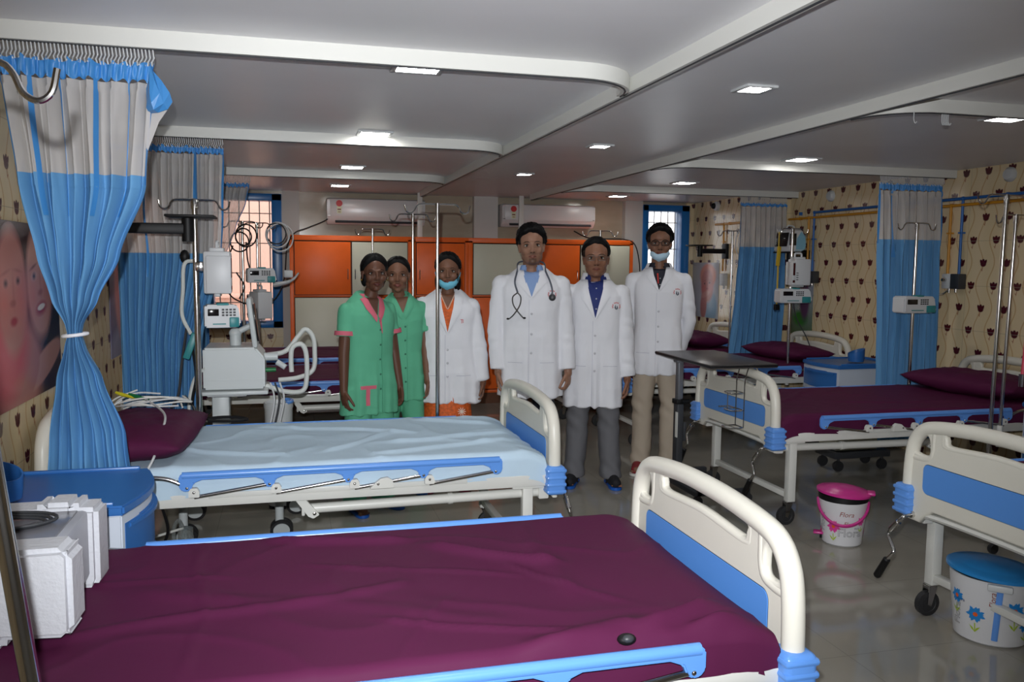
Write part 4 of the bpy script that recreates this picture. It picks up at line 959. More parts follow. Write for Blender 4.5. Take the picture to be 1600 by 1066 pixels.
for pts, r, m in (([(.05, 0, 0), (0, -.02, -.02), (-.01, -.02, -.15), (-.02, 0, -.28), (.02, 0, -.38)], .010, M_hose), ([(-.0, 0, -.35), (-.03, 0, -.55), (-.05, 0, -.70), (-.10, 0, -.80), (-.12, .0, -.95), (-.08, 0, -1.05), (.02, 0, -.9), (.03, 0, -.78), (-.02, 0, -.70)], .007, M_dark), ([(.02, 0, -.4), (.04, 0, -.6), (.02, 0, -.75), (.07, 0, -.9), (.05, 0, -1.1), (.0, 0, -1.25)], .007, M_black), ([(.1, 0, -.55), (.03, .02, -.62), (.0, .02, -.78), (.04, .02, -.9), (.08, 0, -1.0)], .009, M_hose)):
    cable('hose_run', pts, r, m, None, parent=t)
b = MB(); b.box((.02, -.02, -.44), (.035, .03, .14), .006, ry=.35); b.build('teal_clip', M_teal, t)
b = MB(); b.ell((.0, 0, .02), (.025, .02, .035), 10); b.build('black_knob', M_black, t)
t = thing('cable_coil', 'coiled black and grey cables hung on the far left drip poles', 'cable coil', (-.25, 7.02, 1.70))
for cx, cz, rr, m, k in ((-.10, -.06, .06, M_black, 0), (-.08, -.05, .08, M_black, 1), (.16, -.04, .09, M_grey, 2), (.18, -.06, .10, M_grey, 3), (.15, -.03, .075, M_dark, 4), (-.13, -.10, .07, M_black, 5)):
    b = MB(); b.tube([(cx+rr*math.cos(a), .01*math.sin(3*a+k), cz+rr*1.1*math.sin(a)) for a in [2*PI*j/26 for j in range(26)]], .006, 7, closed=True); b.build('loop', m, t)
for pts in ([(-.08, 0, -.1), (-.07, 0, -.25), (-.03, 0, -.4)], [(-.18, 0, -.13), (-.24, 0, -.3), (-.22, 0, -.5), (-.12, 0, -.58), (-.02, 0, -.6), (.05, 0, -.66)], [(-.16, .0, -.34), (-.1, 0, -.45), (-.14, 0, -.55)]):
    cable('loose_end', pts, .006, M_black, None, parent=t)
t = thing('cable_coil', 'grey cable bundle hung on the drip pole by the baby poster', 'cable coil', (4.26, 7.31, 1.65))
for k, rr in enumerate((.07, .085, .10)):
    b = MB(); b.tube([(-.02*k+rr*.8*math.cos(a), .008*math.sin(3*a+k), .01*k+rr*1.3*math.sin(a)) for a in [2*PI*j/24 for j in range(24)]], .004, 6, closed=True); b.build('loop', M_grey, t)
b = MB(); b.box((.03, 0, -.04), (.08, .05, .12), .01, ry=.3); b.build('connector', M_dark, t)
# monitor brackets on the walls
def arm(label, loc, rz, L=.45, scr=True):
    t = thing('monitor_bracket', label, 'monitor arm', loc, rz, 'black wall monitor arms')
    b = MB(); b.box((.015, 0, 0), (.03, .10, .16), .006); b.build('wall_plate', M_black, t)
    b = MB(); b.box((L*.45, 0, 0), (L*.9, .045, .05), .008); b.cyl((L*.92, 0, -.06), (L*.92, 0, .05), .028, n=14); b.build('arm', M_black, t)
    b = MB(); b.box((L*.95, 0, .058), (.22, .20, .012), .004); b.build('tray', M_black, t)
    return t
arm('black swing arm with empty tray on the left wall before the curtain', (XL, 4.30, 1.60), 0, .58)
arm('black swing arm with empty tray by the baby poster', (XR2, 8.12, 1.60), PI, .34)
t = arm('black wall bracket carrying the patient monitor', (XR, 7.0, 1.52), PI, .20)
t = thing('patient_monitor', 'pale patient monitor with sky-blue side on the wall bracket', 'monitor', (XR-.19, 7.0, 1.585))
b = MB(); b.prism([(-.09, .0), (.06, .0), (.09, .04), (.08, .16), (.02, .22), (-.06, .20)], .26, XZ, .012); b.build('casing', M_pump, t)
b = MB(); b.prism([(-.03, .005), (.07, .005), (.095, .04), (.085, .15), (.03, .20), (-.02, .12)], .265, XZ, .012); b.build('blue_shell', mat('sky_blue_casing', rgb(130, 184, 208), .4), t)
b = MB(); b.box((-.083, -.0, .11), (.012, .19, .13), .004, ry=.15); b.box((-.05, -.131, .11), (.07, .006, .11), .003); b.build('display', M_dispoff, t)
b = MB(); b.tube(fillet([(-.05, 0, .20), (-.02, 0, .245), (.04, 0, .235), (.06, 0, .18)], .02, 4), .008, 8); b.build('carry_handle', M_pump, t)
cable('monitor_cable', [(4.50, 6.88, 1.5), (4.45, 6.8, 1.25), (4.48, 6.78, 1.0), (4.55, 6.7, .80), (4.55, 6.6, .66)], .005, M_dark, 'dark cable running from the wall monitor down to the pillow')
b = MB(); b.box((0, 0, 0), (.03, .02, .16), .005, rx=.1); b.cyl((0, 0, -.08), (0, 0, -.40), .007, n=8); b.cyl((0, 0, .08), (.0, 0, .2), .005, n=8); b.mi = 1; b.box((0, 0, -.42), (.045, .03, .05), .006); b.build
o = b.build('yellow_tube', [mat('yellow_tube', rgb(190, 158, 36), .4), M_black], loc=(3.90, 6.18, 1.53)); tag(o, 'yellow tube with black end hanging from the pump pole', 'tube')
b = MB(); b.tube([(4.02, 3.82, 1.62), (3.99, 3.80, 1.2), (3.955, 3.78, .86)], .011, 10); b.mi = 1; b.cyl((3.955, 3.78, .86), (3.955, 3.78, .79), .020, n=14); b.cyl((3.955, 3.78, .815), (4.03, 3.78, .815), .012, n=12)
tag(b.build('red_tube', [mat('pink_red_tube', rgb(214, 70, 96), .35), M_chrome]), 'pinkish red tube hanging at the right edge over the locker', 'tube')

# ------------------------------------------------------------------ overbed table
t = thing('overbed_table', 'dark overbed table on a grey post, standing between the beds', 'overbed table', (2.36, 4.80, 0))
M_tt = mat('dark_laminate', rgb(62, 58, 58), .3, var=(20, .1))
b = MB(); b.box((.145, -.15, .878), (.42, .80, .022), .004, rz=-.03); b.build('table_top', M_tt, t)
b = MB(); b.box((.145, -.15, .879), (.424, .804, .012), .003, rz=-.03); b.build('edge_strip', M_black, t)
M_post = mat('grey_post', rgb(120, 122, 128), .35, metal=.5)
b = MB(); b.box((.0, .0, .70), (.032, .05, .32), .004); b.box((.10, 0, .85), (.26, .06, .014), .002); b.build('upper_post', M_post, t)
b = MB(); b.box((.0, .0, .33), (.042, .06, .52), .004); b.box((.04, 0, .40), (.02, .03, .12), .004); b.build('lower_post', M_dark, t)
b = MB(); b.cyl((.0, -.04, .60), (.05, -.04, .60), .016, n=12); b.box((0, 0, .595), (.06, .075, .03), .005); b.build('clamp_lever', M_black, t)
b = MB(); b.box((.0, .0, .075), (.05, .60, .03), .005); b.box((.17, -.28, .075), (.36, .04, .03), .005); b.box((.17, .28, .075), (.36, .04, .03), .005); b.build('base', M_dark, t)
for x, y in ((.0, -.29), (.0, .29), (.34, -.28), (.34, .28)):
    b = MB(); b.cyl((x, y, .045), (x, y, .07), .01); b.lathe([(0, -.012), (.028, -.012), (.032, 0), (.028, .012), (0, .012)], (x, y, .032), 16, M=Matrix.Rotation(-PI/2, 4, 'X')); b.build('castor', M_rubber, t)
b = MB(); b.box((-.022, -.02, .45), (.003, .03, .16)); b.build('paper_sticker', M_white, t)
# wire holder hooked on the right bed's footboard
t = thing('wire_holder', 'chrome wire bottle holder hooked over the near right footboard', 'wire holder', (2.53, 4.30, .745))
b = MB()
for y in (-.045, .045): b.tube(fillet([(.07, y, .06), (.045, y, .125), (-.01, y, .125), (-.03, y, .05), (-.03, y, -.22)], .015, 3), .0035, 7)
for z in (-.02, -.12): b.tube(fillet([(-.03, -.05, z), (-.11, -.05, z), (-.11, .05, z), (-.03, .05, z)], .02, 3, True), .0035, 7, closed=True)
b.tube(fillet([(-.03, -.05, -.22), (-.12, -.05, -.22), (-.12, .05, -.22), (-.03, .05, -.22)], .02, 3, True), .0035, 7, closed=True)
b.tube([(-.11, 0, -.02), (-.11, 0, -.12)], .003, 6); b.tube(fillet([(-.03, .05, -.12), (-.03, .12, -.12), (-.10, .12, -.12)], .01), .0035, 6); b.build('wire_frame', M_chrome, t)

# ------------------------------------------------------------------ foam-packed unit on the near bed
M_foam = mat('white_foam', rgb(198, 200, 206), .85, bump=(90, .8, .003))
def foam(label, loc, pts, d, rz):
    b = MB(); b.prism(pts, d, XZ, .012); return tag(b.build('foam_packing', M_foam, loc=loc, rz=rz), label, 'foam packing', 'white foam end caps')
t = thing('packed_device', 'dark-backed grey device held between white foam end caps', 'medical device', (-.64, 2.09, .635))
b = MB(); b.box((0, 0, .115), (.30, .28, .17), .01); b.build('body', mat('device_grey', rgb(170, 172, 180), .35), t)
b = MB(); b.box((.0, 0, .202), (.26, .24, .005), .001); b.build('top_recess', mat('film_grey', rgb(120, 120, 126), .18), t)
b = MB()
for k in range(3): b.tube([(-.0+(.085+.012*k)*math.cos(a), .02+(.05+.008*k)*math.sin(a), .209+.004*k) for a in [2*PI*j/24 for j in range(24)]], .004, 6, closed=True)
b.tube([(-.13, -.10, .208), (.0, -.06, .21), (.08, .0, .214)], .004, 6); b.build('coiled_cord', M_dark, t)
b = MB()
for i in range(9):
    for j in range(5): b.ell((-.12+.025*j, -.142, .05+.014*i), (.007, .004, .006), 6)
b.build('vent_grille', mat('navy_plastic', rgb(30, 30, 90), .4), t)
foam('front white foam end cap on the near bed, with a notched profile', (-.555, 1.92, .635), [(-.13, .015), (-.115, 0), (-.035, .0), (-.03, .03), (.095, .026), (.11, .04), (.11, .205), (.095, .22), (-.115, .216), (-.13, .205)], .10, -.05)
foam('rear white foam end cap on the near bed, with a small tab', (-.62, 2.275, .635), [(-.3, 0), (.145, .0), (.155, .02), (.155, .205), (.10, .205), (.098, .22), (.03, .22), (.028, .205), (-.3, .20)], .10, -.05)
foam('foam side piece partly hidden by the front drip stand', (-.83, 2.0, .635), [(-.10, 0), (.06, 0), (.06, .12), (-.10, .12)], .26, 0)
b = MB(); b.ell((0, 0, 0), (.022, .016, .012), 14); b.mi = 1; b.ell((0, -.008, .004), (.014, .010, .009), 12); tag(b.build('round_knob', [M_black, M_dark], loc=(.70, 1.645, .635)), 'small black round knob at the near edge of the purple sheet', 'knob')
# ------------------------------------------------------------------ pedal bins
def bin_(label, loc, r0, r1, H, c1, lidn, sx, flower, texts, rz=0, tilt=.06, band=True, handle=True):
    t = thing('pedal_bin', label, 'pedal bin', loc, rz, 'flower-print pedal bins')
    M_bin = mat('bin_white', rgb(212, 212, 214), .35)
    b = MB(); b.lathe([(r0-.01, 0), (r0, .008), (r1, H), (r1-.006, H), (r0-.006, .012), (0, .012)], (0, 0, 0), 48, sx=sx); b.build('body', M_bin, t)
    if band: b = MB(); b.lathe([(r1-.004, H-.005), (r1+.002, H+.002), (r1+.002, H+.028), (r1-.004, H+.03)], (0, 0, 0), 48, sx=sx); b.build('liner_rim', M_black, t)
    Mt = Matrix.Rotation(tilt, 4, 'Y')
    b = MB(); b.lathe([(r1+.002, 0), (r1+.013, .003), (r1+.013, .014), (r1+.004, .020), (r1-.02, .022), (r1-.03, .028), (r1*.45, .038), (0, .040)], (0, 0, H+(.03 if band else .004)), 48, sx=sx, M=Mt)
    b.box((r1*sx+.012, -.0, H+.042), (.04, .07, .016), .006); b.build('lid', c1, t, ang=30)
    if handle:
        b = MB(); R = r1*1.02; b.tube(catmull([(R*sx*math.cos(a), -R*abs(math.sin(a))-.012*abs(math.sin(a)), H-.01-.10*math.sin(a)**1.0) for a in [PI*k/14 for k in range(15)]], 2), .0075, 8, flat=1.4); b.build('handle', c1, t)
    if handle: b = MB(); b.box((-r0*sx-.018, -.03, .05), (.05, .05, .012), .005); b.build('pedal', c1, t); b = MB(); b.cyl((-r0*sx-.005, -.03, .02), (-r0*sx-.005, -.03, .05), .006); b.build('pedal_link', M_black, t)
    def wrap(x, z, off=.0012):                                   # x = arc length from the front (-y), z = height
        r = r0+(r1-r0)*z/H+off; a = -PI/2+x/r; return (r*math.cos(a)*sx, r*math.sin(a), z)
    mp, mc, ml = flower
    for fx, fz, fr in (((-.045, .108, .038), (.10, .14, .028), (-.15, .06, .028), (.16, .07, .024)) if handle else ((-.055, .12, .036), (.075, .155, .040), (-.135, .17, .034), (.125, .09, .030))):
        P1, P3 = [], []; P2 = [[(fx+fr*.24*math.cos(a), fz+fr*.24*math.sin(a)) for a in [2*PI*k/12 for k in range(12)]]]
        for k in range(18):
            a = 2*PI*k/18+.1; rr = fr*(.82+.18*math.sin(k*2.3)); w_ = fr*.16; c, s = math.cos(a), math.sin(a)
            P1.append([(fx+c*fr*.2-s*w_*.5, fz+s*fr*.2+c*w_*.5), (fx+c*rr*.75-s*w_, fz+s*rr*.75+c*w_), (fx+c*rr, fz+s*rr), (fx+c*rr*.75+s*w_, fz+s*rr*.75-c*w_), (fx+c*fr*.2+s*w_*.5, fz+s*fr*.2-c*w_*.5)])
        P3.append([(fx-.002, fz-fr), (fx+.002, fz-fr), (fx+.004, fz-fr*2.0), (fx, fz-fr*2.0)])
        for s in (-1, 1): P3.append([(fx+.002, fz-fr*2), (fx+s*.010, fz-fr*1.75), (fx+s*.020, fz-fr*1.3), (fx+s*.006, fz-fr*1.55)])
        b = MB()
        for mi, PP in ((0, P1), (1, P2), (2, P3)):
            b.mi = mi
            for pl in PP:
                tb = bmesh.new(); tb.faces.new([tb.verts.new(wrap(p[0], p[1], .0012+.0006*(mi == 1))) for p in pl]); b._add(tb)
        b.build('printed_flower', [mp, mc, ml], t, flat=True)
    for body, size, x, z, m, sh, ol, rot in texts:
        me = textmesh(body, size, .0002, sh, ol)
        for v in me.vertices:
            px, py = v.co.x*math.cos(rot)-v.co.y*math.sin(rot), v.co.x*math.sin(rot)+v.co.y*math.cos(rot)
            v.co = wrap(x+px, z+py, .0012+abs(v.co.z))
        me.materials.append(m); o = bpy.data.objects.new('lettering', me); COL.objects.link(o); o.parent = t
    return t
M_pink = mat('magenta_plastic', rgb(196, 48, 134), .3); M_pf = mat('pink_petal', rgb(214, 60, 150), .5); M_fc = mat('orange_centre', rgb(220, 90, 30), .5); M_lf = mat('leaf_lime', rgb(166, 190, 40), .5)
M_bf = mat('blue_petal', rgb(28, 130, 204), .5); M_lid = mat('lid_blue', rgb(40, 130, 196), .3); M_ink = mat('grey_ink', rgb(90, 90, 96), .6); M_red = mat('rust_ink', rgb(168, 70, 40), .6); M_navy = mat('navy_ink', rgb(24, 40, 100), .6)
bin_('white flower-print pedal bin with magenta lid on the floor', (2.80, 3.74, 0), .098, .122, .235, M_pink, 'lid', 1.0, (M_pf, M_fc, M_lf),
     (('Flora', .036, .018, .178, M_red, .25, False, 0), ('Flora', .030, .035, .128, M_red, .25, False, 0), ('Flora', .062, .04, .078, M_ink, 0, True, 0), ('Flora', .05, -.115, .12, M_ink, 0, True, PI/2), ('Flora', .014, .075, .105, M_navy, .1, False, .1)), rz=-.62)
bb = bin_('white flower-print pedal bin with blue lid under the right-edge bed', (2.66, 2.62, 0), .122, .146, .26, M_lid, 'lid', 1.05, (M_bf, M_fc, M_lf),
     (('Flora', .045, -.13, .10, M_ink, 0, True, PI/2), ('Flora', .02, -.118, .16, M_navy, .1, False, .1), ('Flora', .03, .0, .19, M_red, .25, False, PI/2)), rz=-.75, band=False, handle=False)
b = MB(); r = .15
b.tube([(.022, -.149, .245), (.018, -.1405, .16), (.012, -.126, .03)], .011, 8, flat=.3); b.build('blue_strip', M_bluelt, bb)
b = MB(); b.box((.02, -.157, .247), (.085, .022, .026), .006); b.build('hinge_clip', M_grey, bb)

# ------------------------------------------------------------------ people
def mix3(a, b, k): return tuple(a[i]*(1-k)+b[i]*k for i in range(3))
M_skin = mat('skin', (.2, .1, .06, 1), .48, attr='skin_tone', bump=(160, .06, .001), spec=.3)
M_eyew = mat('eye_white', rgb(178, 170, 162), .25); M_iris = mat('dark_iris', rgb(28, 16, 12), .15); M_hair = mat('black_hair', rgb(7, 6, 7), .6, spec=.2, bump=(120, .7, .004, (1, 1, .25)))
M_coat = mat('white_coat_cotton', rgb(230, 231, 236), .8, spec=.2, bump=(11, .5, .012, (1, 1, .5)))
M_seam = mat('coat_seam', rgb(172, 174, 190), .8); M_scrub = mat('green_uniform', rgb(96, 178, 142), .75, spec=.2, bump=(11, .28, .012, (1, 1, .5)))
M_pinkt = mat('pink_trim', rgb(206, 100, 118), .7); M_mask = mat('pale_blue_mask', rgb(140, 196, 220), .75); M_metal = mat('steel_frame', rgb(110, 108, 108), .3, metal=.8)
M_lred = mat('red_embroidery', rgb(196, 70, 70), .7); M_lnavy = mat('dark_embroidery', rgb(30, 44, 64), .7); M_btn = mat('pearl_button', rgb(190, 190, 196), .3)
def person(label, loc, rz, h, fem, skin, o):
    """built standing, facing local -y"""
    T_ = thing('person', label, 'person', loc, rz, 'six staff members standing in a row')
    k = h/1.70; wd = o.get('width', 1.0)
    shw = (.172 if not fem else .148)*k*wd; shz = .793*h; hipz = .52*h
    ht = o.get('htilt', 0); hy = o.get('hyaw', 0); hk = k**.4*(.96 if fem else 1.0)*o.get('hs', 1.06)
    hc = Vector((o.get('hx', 0), -.015*k, h-.126*hk))
    HM = Matrix.Translation(hc) @ Matrix.Rotation(hy, 4, 'Z') @ Matrix.Rotation(ht, 4, 'Y') @ Matrix.Rotation(o.get('nod', 0), 4, 'X') @ Matrix.Scale(hk, 4)
    def H(*p): return HM @ Vector(p)
    R3 = HM.to_3x3().to_4x4()
    b = MB()
    # torso, pelvis, neck
    b.ell((0, .01, .72*h), (.105*k*wd+.03, .085*k, .125*h), 20); b.ell((0, .0, .60*h), (.125*k*wd, .085*k, .10*h), 20); b.ell((0, .01, .53*h), (.145*k*wd, .095*k, .075*h), 20)
    b.rc((-shw*.75, .012, shz-.014), (shw*.75, .012, shz-.014), .040*k, .040*k); b.rc((0, .018, .79*h), hc+Vector((0, .012, -.055)), (.058 if not fem else .047)*k, (.052 if not fem else .043)*k)
    b.rc((-.05*k, .02, shz+.008), (0, .015, shz+.040), .030*k, .040*k); b.rc((.05*k, .02, shz+.008), (0, .015, shz+.040), .030*k, .040*k)
    # head
    fj = .93 if fem else 1.0
    def he(c, r): b.ell(H(*c), tuple(x*hk for x in r), 22, R3)
    he((0, .012, .034), (.073, .090, .080)); he((0, -.012, -.012), (.065*fj, .077, .078)); he((0, -.030, -.060), (.052*fj, .056, .048)); he((0, -.068, -.088), (.021, .016, .016))
    for s in (-1, 1):
        he((s*.036, -.056, -.024), (.025, .025, .027) if fem else (.022, .024, .024)); he((s*.047*fj, -.012, -.062), (.014, .03, .022)); he((s*.072, .014, -.006), (.007, .016, .029)); he((s*.076, .022, .004), (.006, .011, .02))
    fy = .006 if fem else 0; b.tube([H(-.046, -.066+fy, .022), H(-.024, -.0815+fy, .0235), H(0, -.084+fy, .019), H(.024, -.0815+fy, .0235), H(.046, -.066+fy, .022)], [(.004 if fem else .006), (.006 if fem else .009), (.006 if fem else .008), (.006 if fem else .009), (.004 if fem else .006)], 10)
    nw = o.get('nose', .86 if fem else 1.0)
    b.rc(H(0, -.084, .012), H(0, -.101, -.024), .0068*nw, .0105*nw); b.ell(H(0, -.098, -.029), (.0125*nw, .010, .009), 12)
    for s in (-1, 1): b.ell(H(s*.0115*nw, -.092, -.0305), (.0075, .009, .0072), 10)
    b.tube([H(-.024, -.078, -.0585), H(-.010, -.0885, -.0545), H(0, -.0885, -.0560), H(.010, -.0885, -.0545), H(.024, -.078, -.0585)], [.003, .0056+fy*.15, .005, .0056+fy*.15, .003], 9)
    b.tube([H(-.023, -.078, -.0605), H(0, -.0885, -.0655), H(.023, -.078, -.0605)], [.003, .0064+fy*.2, .003], 9)
    # legs and feet
    fx = o.get('feet', .10)
    for s in (-1, 1):
        turn = s*o.get('toes', .18)
        hip = Vector((s*.082*k, .01, hipz)); kn = Vector((s*(fx*.5+.045*k), 0, .285*h)); an = Vector((s*fx, .02, .055*h)); toe = an+Vector((math.sin(turn)*.15, -math.cos(turn)*.15, -.062*k))
        b.limb([hip, kn, an], [.082*k, .056*k, .038*k]); b.rc(an+Vector((0, .02, -.03)), toe+Vector((0, .0, .006)), .034*k, .026*k); b.ell(an+Vector((0, .03, -.045)), (.032, .035, .03), 12)
        for q in range(5):
            d = Vector((math.cos(turn), math.sin(turn), 0))*(-s)*(-.028+.014*q); e = toe+d+Vector((0, .004, -.002)); b.rc(e, e+Vector((math.sin(turn), -math.cos(turn), 0))*(.024-.003*q), .0085-.0006*q, .008-.0006*q, 8)
    # arms and hands
    hands = []
    for s in (-1, 1):
        A = o['armR' if s < 0 else 'armL']                       # image-left arm = the person's right arm
        S = Vector((s*shw, .012, shz-.012)); E = Vector((s*A[0][0], A[0][1], A[0][2])); W = Vector((s*A[1][0], A[1][1], A[1][2]))
        b.limb([S+Vector((-s*.008, 0, -.012)), E, W], [.044*k, .037*k, .026*k])
        hd = (Vector((s*A[2][0], A[2][1], A[2][2])) if len(A) > 2 else (W-E)).normalized()
        th = Vector(A[3]) if len(A) > 3 else Vector((0, -1, 0)); th.x *= s; e_s = (th-hd*th.dot(hd)).normalized(); e_n = e_s.cross(hd)
        if e_n.x*s > 0: e_n = -e_n                               # palm faces the body
        hk_ = (.92 if fem else 1.02)*k**.5; curl = A[4] if len(A) > 4 else 1.0
        if len(A) > 5: e_n = -e_n if A[5] < 0 else e_n
        M3 = Matrix((e_s, hd, e_n)).transposed().to_4x4()
        b.ell(W+hd*.048*hk_, (.040*hk_, .052*hk_, .0145*hk_), 16, M3); b.rc(W, W+hd*.02, .026*k, .025*hk_)
        for q, (off, L) in enumerate(((.029, .070), (.0095, .078), (-.010, .073), (-.029, .060))):
            p = W+hd*(.085-.004*abs(q-1.3))*hk_+e_s*off*hk_; d = (hd+e_s*off*2.2).normalized(); r = (.0083-.0004*q)*hk_
            for j, (f, a) in enumerate(((.45, .22), (.32, .50), (.23, .45))):
                a *= curl*(1+.12*q); ax = d.cross(e_n).normalized(); d = Matrix.Rotation(a, 3, ax) @ d; 
                p2 = p+d*L*f*hk_; b.rc(p, p2, r, r*.93, 8); p = p2; r *= .94
        p = W+hd*.024*hk_+e_s*.024*hk_; d = (hd*.80+e_s*.52+e_n*.28).normalized()
        for j, L in enumerate((.040, .032, .024)):
            p2 = p+d*L*hk_; b.rc(p, p2, (.0125-.0015*j)*hk_, (.011-.0015*j)*hk_, 9); p = p2; d = (d*.9+hd*.35+e_n*.15).normalized()
        hands.append((W, hd, e_n, e_s))
    me = voxel(b, .0038, 3, .45)
    # skin tone painted per vertex: lips, stubble, palms stay with the person
    ca = me.color_attributes.new('skin_tone', 'FLOAT_COLOR', 'POINT'); inv = HM.inverted(); base = tuple(skin); lip = o.get('lip', (base[0]*.85, base[1]*.50, base[2]*.55) if not fem else (base[0]*1.05, base[1]*.55, base[2]*.75)); dk = mix3(base, (.012, .010, .010), .8)
    buf = []
    for v in me.vertices:
        p = inv @ v.co; c = base
        if p.z > -.14 and v.co.z > .8*h:
            if p.y < -.070 and abs(p.x) < .026:
                w_ = .0085*(1-(abs(p.x)/.026)**2)+.001
                if abs(p.z+.060) < w_: c = mix3(c, lip, .85)
                if abs(p.z+.0598) < .0013 and abs(p.x) < .022: c = mix3(c, (.02, .01, .01), .8)
            if p.y < -.085 and abs(p.z+.037) < .004 and .004 < abs(p.x) < .013: c = mix3(c, (.01, .005, .004), .7)
            if o.get('stache') and p.y < -.060 and abs(p.x) < .034 and -.052 < p.z < -.0385: c = mix3(c, dk, o['stache']*(1-abs(p.x)/.05))
            if o.get('goatee') and p.y < -.052 and abs(p.x) < .022 and -.112 < p.z < -.070: c = mix3(c, dk, o['goatee'])
            if o.get('stubble') and -.13 < p.z < -.035 and p.y < .03: c = mix3(c, dk, o['stubble']*min(1, (-.035-p.z)/.03))
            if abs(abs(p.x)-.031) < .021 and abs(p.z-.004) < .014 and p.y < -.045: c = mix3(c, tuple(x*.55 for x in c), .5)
            n_ = fbm(p.x*30, p.y*30, p.z*30)*.10; c = tuple(max(0, x*(1+n_)) for x in c)
        buf += [c[0], c[1], c[2], 1.0]
    ca.data.foreach_set('color', buf)
    body = link('body', me, M_skin, T_)
    bvh = BVHTree.FromPolygons([v.co for v in me.vertices], [tuple(p.vertices) for p in me.polygons])
    if o.get('face', True):
        for s in (-1, 1):
            b = MB(); r = bvh.ray_cast(H(s*.031, -.2, .004), (R3.to_3x3() @ Vector((0, 1, 0))).normalized()); ey = (inv @ r[0]).y if r[0] else -.075
            b.ell(H(s*.031, ey+.004, .0045), (.0135*hk, .0065*hk, .0066*hk), 16, R3); b.mi = 1; b.ell(H(s*.031+o.get('gaze', 0), ey-.0008, .0048), (.0060*hk, .0030*hk, .0060*hk), 14, R3)
            b.tube([H(s*.0165, ey+.001, .0035), H(s*.023, ey-.0025, .0100), H(s*.031, ey-.0035, .0125), H(s*.040, ey-.000, .0098), H(s*.047, ey+.006, .0040)], [.0012, .0022, .0026, .0022, .0012], 6)
            b.tube([H(s*.019, ey+.001, .002), H(s*.031, ey-.0015, -.0035), H(s*.044, ey+.004, .002)], .0009, 6)
            b.build('eye', [M_eyew, M_iris], T_, ang=180)
            b = MB(); th_ = .0022 if fem else .0036
            b.tube(catmull([H(s*.013, ey-.009, .0215), H(s*.026, ey-.0095, .0270), H(s*.039, ey-.003, .0265), H(s*.052, ey+.013, .0200)], 4), [th_*.7]*2+[th_]*8+[th_*.5]*3, 7, flat=.6); b.build('eyebrow', M_hair, T_, ang=180)
    # hair: a shell over the skull whose thickness follows the hairline
    hs = o['hair']; b = MB(); NT, NP = 56, 84; rows = []
    for i in range(NT+1):
        th = PI*i/NT; row = []
        for j in range(NP):
            ph = 2*PI*j/NP; d = Vector((math.sin(th)*math.sin(ph), -math.sin(th)*math.cos(ph), math.cos(th)))   # ph=0 is the front
            f = (1+math.cos(ph))/2; sd = math.sin(ph)**2
            if fem: lim = 118-73*f**1.5+o.get('hl', 0); lim = lim+8*sd
            else: lim = 132-83*f**1.15+o.get('hl', 0)-10*sd*0+3*math.sin(ph*9)*.5
            t_ = (math.radians(lim)-th)/math.radians(7); t_ = max(-1, min(1, t_))
            if not fem and abs(math.degrees(ph if ph < PI else 2*PI-ph)-72) < 13 and th < math.radians(106): t_ = max(t_, .35)    # sideburn
            rr = Vector((d.x*.0765, d.y*.0945, d.z*.083)); n_ = fbm(d.x*hs[1], d.y*hs[1], d.z*hs[1])*hs[2]+fbm(d.x*14, d.y*14, d.z*14)*hs[2]*.5
            tk = hs[0]*(.55+.45*max(0, d.z)*1.0+.3*max(0, -d.y)*(1-fem)*max(0, d.z)) if t_ > 0 else .0
            q = rr*(1+(tk+n_*.6+.004)/.085*max(0, t_)) if t_ > 0 else rr*(1+.16*t_)
            if fem and o.get('part', True) and abs(d.x) < .12 and d.z > .2: q = q*(1-.03*(1-abs(d.x)/.12))
            row.append(H(q.x, q.y+.012, q.z+.034))
        rows.append(row)
    b.loft(rows, cap=False)
    if fem: 
        for c, r in o.get('hairblobs', ()): b.ell(H(*c), tuple(x*hk for x in r), 18, R3)
    b.build('hair', M_hair, T_, ang=180)
    if fem:
        b = MB()
        for s in (-1, 1): b.ell(H(s*.079, .002, -.036), (.004, .004, .006), 8)
        b.build('earrings', mat('gold', rgb(212, 160, 60), .25, metal=1.0), T_)
    return T_, H, bvh, hands, k, shw, shz
def clothes_vol(parts, vox, folds, seed, smooth=5):
    b = MB(); parts(b); me = voxel(b, vox, smooth, .5)
    me.update(); co = [v.co.copy() for v in me.vertices]; no = [v.normal.copy() for v in me.vertices]
    for v, c, n in zip(me.vertices, co, no): v.co = c+n*folds(c, n)
    me.update(); return me
def ringpts(cx, cy, z, rx, ry, n=40, p=2.4):
    out = []
    for j in range(n):
        a = 2*PI*j/n; c, s = math.cos(a), math.sin(a)
        out.append((cx+rx*math.copysign(abs(c)**(2/p), c), cy+ry*math.copysign(abs(s)**(2/p), s), z))
    return out
